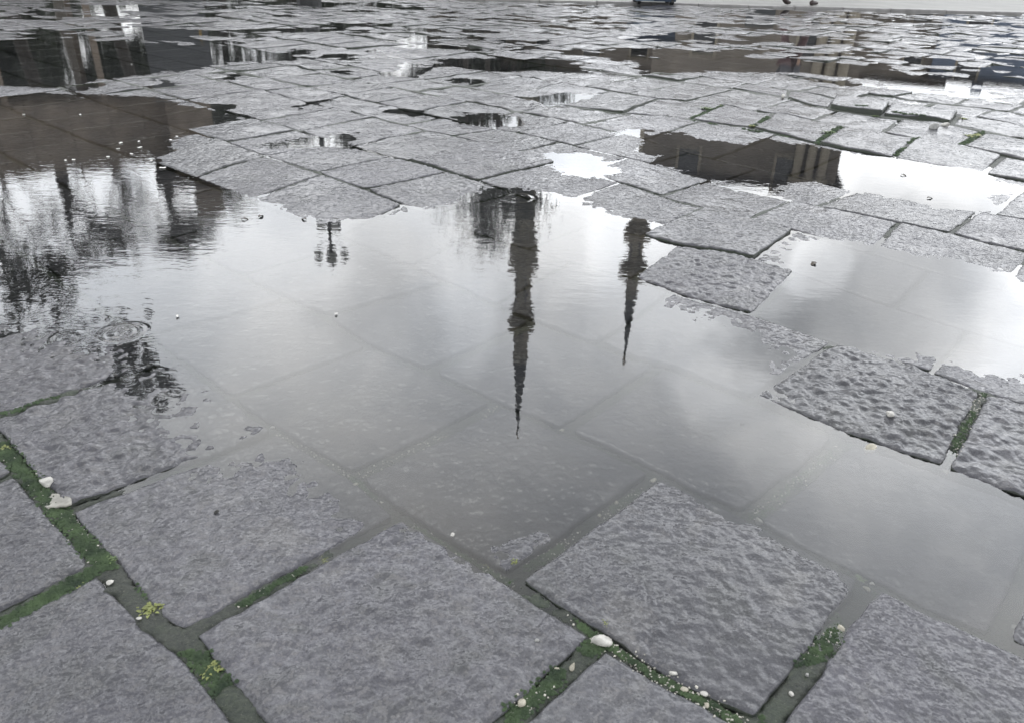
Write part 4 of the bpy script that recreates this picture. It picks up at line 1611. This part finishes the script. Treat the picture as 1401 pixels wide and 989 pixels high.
along([(815, 872), (900, 930), (1010, 989)], 270, 0.012, -0.4)
along([(690, 992), (822, 878)], 198, 0.012, -0.3)
along([(1050, 992), (1192, 795)], 198, 0.012, -0.3)
along([(722, 775), (893, 650)], 162, 0.011, -0.5)
along(LINES_PX['B'][3:9], 234, 0.008, -0.4)
along(LINES_PX['A'], 288, 0.014, -0.1)
along([(1025, 702), (1152, 602)], 126, 0.012, -0.5)
along([(488, 645), (682, 545)], 108, 0.012, -0.5)
along([(268, 866), (545, 705)], 126, 0.007, -0.3)
along([(1297, 635), (1345, 540)], 108, 0.010, -0.9)
gv, gf, base = [], [], 0
cube = np.array([(-1, -1, -1), (1, -1, -1), (1, 1, -1), (-1, 1, -1), (-1, -1, 1), (1, -1, 1), (1, 1, 1), (-1, 1, 1)], float) * 0.6
cf = [(0, 3, 2, 1), (4, 5, 6, 7), (0, 1, 5, 4), (1, 2, 6, 5), (2, 3, 7, 6), (3, 0, 4, 7)]
for x, y in np.concatenate(cents):
    z = surf_z(float(x), float(y))
    s = rng.uniform(0.0008, 0.0024)
    w_ = rng.uniform(0, 6.28)
    vv = cube * rng.uniform(0.45, 1.25, (8, 3)) * s * (1.3, 1.0, 0.7)
    rot = np.array([[math.cos(w_), -math.sin(w_), 0], [math.sin(w_), math.cos(w_), 0], [0, 0, 1]])
    gv.append(vv @ rot.T + (x, y, z + s * 0.3))
    gf += [tuple(base + i for i in q_) for q_ in cf]
    base += 8
M_GRIT = simple_mat('mixed_grit', (0.20, 0.19, 0.16), 0.5, 0.5, 90, 0, col2=(0.55, 0.53, 0.47))
tag(mesh_obj('gravel', np.concatenate(gv), gf, M_GRIT), 'fine pale grit lying in the paving joints', 'gravel', kind='stuff')

# moss cushions filling the joints, uncountable
rng = np.random.default_rng(5)
cents = []
def along(pts, n, hw, lo=0.0):
    P = np.array([gp(*p) for p in pts])
    seg = np.hypot(*(P[1:] - P[:-1]).T)
    cum = np.concatenate([[0], np.cumsum(seg)])
    t = rng.uniform(0, cum[-1], n)
    x = np.interp(t, cum, P[:, 0])
    y = np.interp(t, cum, P[:, 1])
    o = np.clip(rng.normal(size=(n, 2)) * hw * 0.6, -hw, hw)
    x, y = x + o[:, 0], y + o[:, 1]
    k = (vnoise(x * 12, y * 12, 30) > lo)
    cents.append(np.stack([x[k], y[k]], -1))
along(LINES_PX['A'], 4200, 0.014, -0.55)
along(LINES_PX['B'][4:], 1870, 0.006, -0.25)
along([(0, 862), (140, 780)], 1100, 0.012, -0.5)
along([(268, 866), (545, 705)], 952, 0.006, -0.25)
along([(690, 992), (822, 878)], 1100, 0.013, -0.4)
along([(722, 775), (893, 650)], 850, 0.009, -0.1)
along([(1050, 992), (1192, 795)], 1400, 0.013, -0.4)
along([(1025, 702), (1152, 602)], 300, 0.010, 0.0)
along([(1297, 633), (1345, 542)], 300, 0.008, -0.4)
along([(0, 575), (172, 512)], 300, 0.008, -0.3)
along([(946, 166), (988, 148)], 272, 0.012, -0.5)
along([(1029, 177), (1058, 160)], 300, 0.014, -0.5)
along([(1223, 216), (1252, 194)], 300, 0.012, -0.3)
along([(1118, 197), (1150, 177)], 340, 0.014, -0.5)
along([(1312, 204), (1345, 184)], 272, 0.014, -0.5)
along([(1080, 139), (1290, 170)], 340, 0.012, 0.1)
along([(911, 163), (1080, 189)], 272, 0.008, 0.0)
C2 = np.concatenate(cents)
lump_v, lump_f = [], []
oct_v = np.array([(1, 0, 0), (0.5, 0.87, 0), (-0.5, 0.87, 0), (-1, 0, 0), (-0.5, -0.87, 0), (0.5, -0.87, 0), (0, 0, 0.8)])
base = 0
for x, y in C2:
    z = surf_z(float(x), float(y))
    s = rng.uniform(0.0012, 0.0042) * (1.0 if y < 2.5 else 2.2)
    vv = oct_v * s * rng.uniform(0.6, 1.4, (7, 1)) + (x, y, z + s * 0.1)
    lump_v.append(vv)
    lump_f += [(base + k, base + (k + 1) % 6, base + 6) for k in range(6)]
    base += 7
mo = mesh_obj('moss', np.concatenate(lump_v), np.array(lump_f), M_MOSS, None, True)
tag(mo, 'dark green moss cushions growing along the paving joints', 'moss', kind='stuff')

# ------------------------------------------------------------------ bin and walker at the far kerb
M_BLUE = simple_mat('dark_blue_plastic', (0.020, 0.032, 0.055), 0.45, 0.2, 3)
M_BLUEG = simple_mat('blue_grey_plastic', (0.10, 0.13, 0.17), 0.5, 0.2, 3)
M_RUBBER = simple_mat('black_rubber', (0.012, 0.012, 0.012), 0.6, 0.2, 5)
p = gp(893, 7)
root = empty('wheeled_bin', (p[0], p[1], 0.012), 0.05)
root.scale = (1, 1, 0.62)
tag(root, 'low dark blue wheeled bin at the far edge, cut by the picture top', 'bin')
m = MB()
m.add([(-0.36, -0.25, 0.09), (0.36, -0.25, 0.09), (0.36, 0.25, 0.09), (-0.36, 0.25, 0.09), (-0.42, -0.32, 0.98), (0.42, -0.32, 0.98), (0.42, 0.32, 0.98), (-0.42, 0.32, 0.98)],
      [(0, 3, 2, 1), (4, 5, 6, 7), (0, 1, 5, 4), (1, 2, 6, 5), (2, 3, 7, 6), (3, 0, 4, 7)])
bo = m.build('body', M_BLUE, root)
m = MB()
m.box(-0.45, 0.45, -0.36, -0.325, 0.90, 0.98)
m.build('rim', M_BLUE, bo)
m = MB()
m.add([(-0.44, -0.35, 0.985), (0.44, -0.35, 0.985), (0.44, 0.35, 0.985), (-0.44, 0.35, 0.985), (-0.40, -0.30, 1.06), (0.40, -0.30, 1.06), (0.40, 0.32, 1.10), (-0.40, 0.32, 1.10)],
      [(0, 3, 2, 1), (4, 5, 6, 7), (0, 1, 5, 4), (1, 2, 6, 5), (2, 3, 7, 6), (3, 0, 4, 7)])
m.build('lid', M_BLUEG, root)
m = MB()
m.box(-0.37, -0.05, -0.30, -0.262, 0.10, 0.62)
m.build('front_panel', M_BLUEG, root)
for sx in (-0.3, 0.3):
    for sy in (-0.2, 0.2):
        m = MB()
        m.tube([(sx - 0.025, sy, 0.08), (sx + 0.025, sy, 0.08)], [0.08, 0.08], 14)
        wo = m.build('wheel', M_RUBBER, root)
        h = MB()
        h.tube([(sx - 0.03, sy, 0.08), (sx + 0.03, sy, 0.08)], [0.03, 0.03], 10)
        h.build('hub', M_BLUEG, wo)
m = MB()
m.tube([(-0.3, 0.36, 0.95), (-0.3, 0.42, 0.98), (0.3, 0.42, 0.98), (0.3, 0.36, 0.95)], [0.018] * 4, 8)
m.build('handle', M_BLUE, root)

M_SKIN = simple_mat('skin', (0.42, 0.27, 0.20), 0.5, 0.1, 8)
M_RED = simple_mat('faded_red_trousers', (0.085, 0.048, 0.048), 0.8, 0.25, 14)
M_COAT = simple_mat('grey_coat', (0.10, 0.10, 0.11), 0.85, 0.2, 12)
M_HAIR = simple_mat('dark_hair', (0.02, 0.015, 0.012), 0.6, 0.3, 30)
M_SHOE = simple_mat('dark_shoe', (0.035, 0.022, 0.022), 0.5, 0.2, 20)




def skin_mesh(name, verts, edges, radii, mat, parent, levels=2, root_i=0):
    me = bpy.data.meshes.new(name)
    me.from_pydata(verts, edges, [])
    o = bpy.data.objects.new(name, me)
    COL.objects.link(o)
    bpy.context.view_layer.objects.active = o
    md = o.modifiers.new('skin', 'SKIN')
    md.use_smooth_shade = True
    if not me.skin_vertices:
        with bpy.context.temp_override(object=o, active_object=o, selected_objects=[o]):
            bpy.ops.mesh.customdata_skin_add()
    lay = me.skin_vertices[0].data
    for i, r in enumerate(radii):
        lay[i].radius = r if isinstance(r, tuple) else (r, r)
        lay[i].use_root = (i == root_i)
    ss = o.modifiers.new('sub', 'SUBSURF')
    ss.levels = ss.render_levels = levels
    me.materials.append(mat)
    o.parent = parent
    return o


def person(px, py, rz, label):
    p = gp(px, py, 0.030)
    root = empty('person', (p[0], p[1], 0.032), rz)
    tag(root, label, 'person')
    # joints: walking, seen from behind, right leg forward (local +y ahead)
    J = [(0, 0, 0.95), (0, 0.01, 1.12), (0, 0.02, 1.32), (0, 0.02, 1.46), (0, 0.04, 1.55), (0, 0.05, 1.66), (0, 0.05, 1.74),
         (-0.10, 0, 0.90), (-0.11, -0.12, 0.49), (-0.11, -0.34, 0.12), (0.10, 0, 0.90), (0.11, 0.20, 0.50), (0.11, 0.22, 0.09),
         (-0.19, 0.01, 1.42), (-0.25, 0.08, 1.15), (-0.24, 0.24, 0.95), (-0.235, 0.29, 0.87),
         (0.19, 0.01, 1.42), (0.25, -0.09, 1.15), (0.25, -0.08, 0.91), (0.245, -0.07, 0.83)]
    E = [(0, 1), (1, 2), (2, 3), (3, 4), (4, 5), (5, 6), (0, 7), (7, 8), (8, 9), (0, 10), (10, 11), (11, 12), (2, 13), (13, 14), (14, 15), (15, 16), (2, 17), (17, 18), (18, 19), (19, 20)]
    r = [(0.14, 0.10), (0.13, 0.09), (0.16, 0.10), (0.06, 0.06), (0.055, 0.055), (0.085, 0.10), (0.06, 0.07),
         0.085, 0.058, 0.038, 0.085, 0.058, 0.038, 0.06, 0.043, 0.032, 0.03, 0.06, 0.043, 0.032, 0.03]
    skin_mesh('body', J, E, r, M_SKIN, root)
    tj = [J[0], J[7], J[8], (-0.11, -0.31, 0.17), J[10], J[11], (0.11, 0.22, 0.14)]
    skin_mesh('trousers', tj, [(0, 1), (1, 2), (2, 3), (0, 4), (4, 5), (5, 6)], [(0.165, 0.125), 0.105, 0.078, 0.072, 0.105, 0.078, 0.072], M_RED, root)
    cj = [(0, 0, 0.86), J[1], J[2], (0, 0.02, 1.45), J[13], J[14], (-0.24, 0.22, 0.97), J[17], J[18], (0.25, -0.08, 0.93)]
    skin_mesh('coat', cj, [(0, 1), (1, 2), (2, 3), (2, 4), (4, 5), (5, 6), (2, 7), (7, 8), (8, 9)],
              [(0.19, 0.145), (0.165, 0.125), (0.19, 0.13), (0.085, 0.08), 0.085, 0.065, 0.055, 0.085, 0.065, 0.055], M_COAT, root)
    skin_mesh('hair', [(0, 0.03, 1.62), (0, 0.03, 1.71), (0, 0.045, 1.775)], [(0, 1), (1, 2)], [(0.085, 0.085), (0.105, 0.115), (0.07, 0.08)], M_HAIR, root)
    for x, y, z, lift in ((0.11, 0.22, 0.045, 0.0), (-0.11, -0.33, 0.05, 0.08)):
        skin_mesh('shoe', [(x, y - 0.05, z + lift), (x, y + 0.06, z), (x, y + 0.17, z - 0.008)], [(0, 1), (1, 2)], [(0.045, 0.055), (0.05, 0.045), (0.042, 0.032)], M_SHOE, root)
    return root


person(1094, 8, -0.9, 'person in faded red trousers walking past at the top edge, only the feet in view')
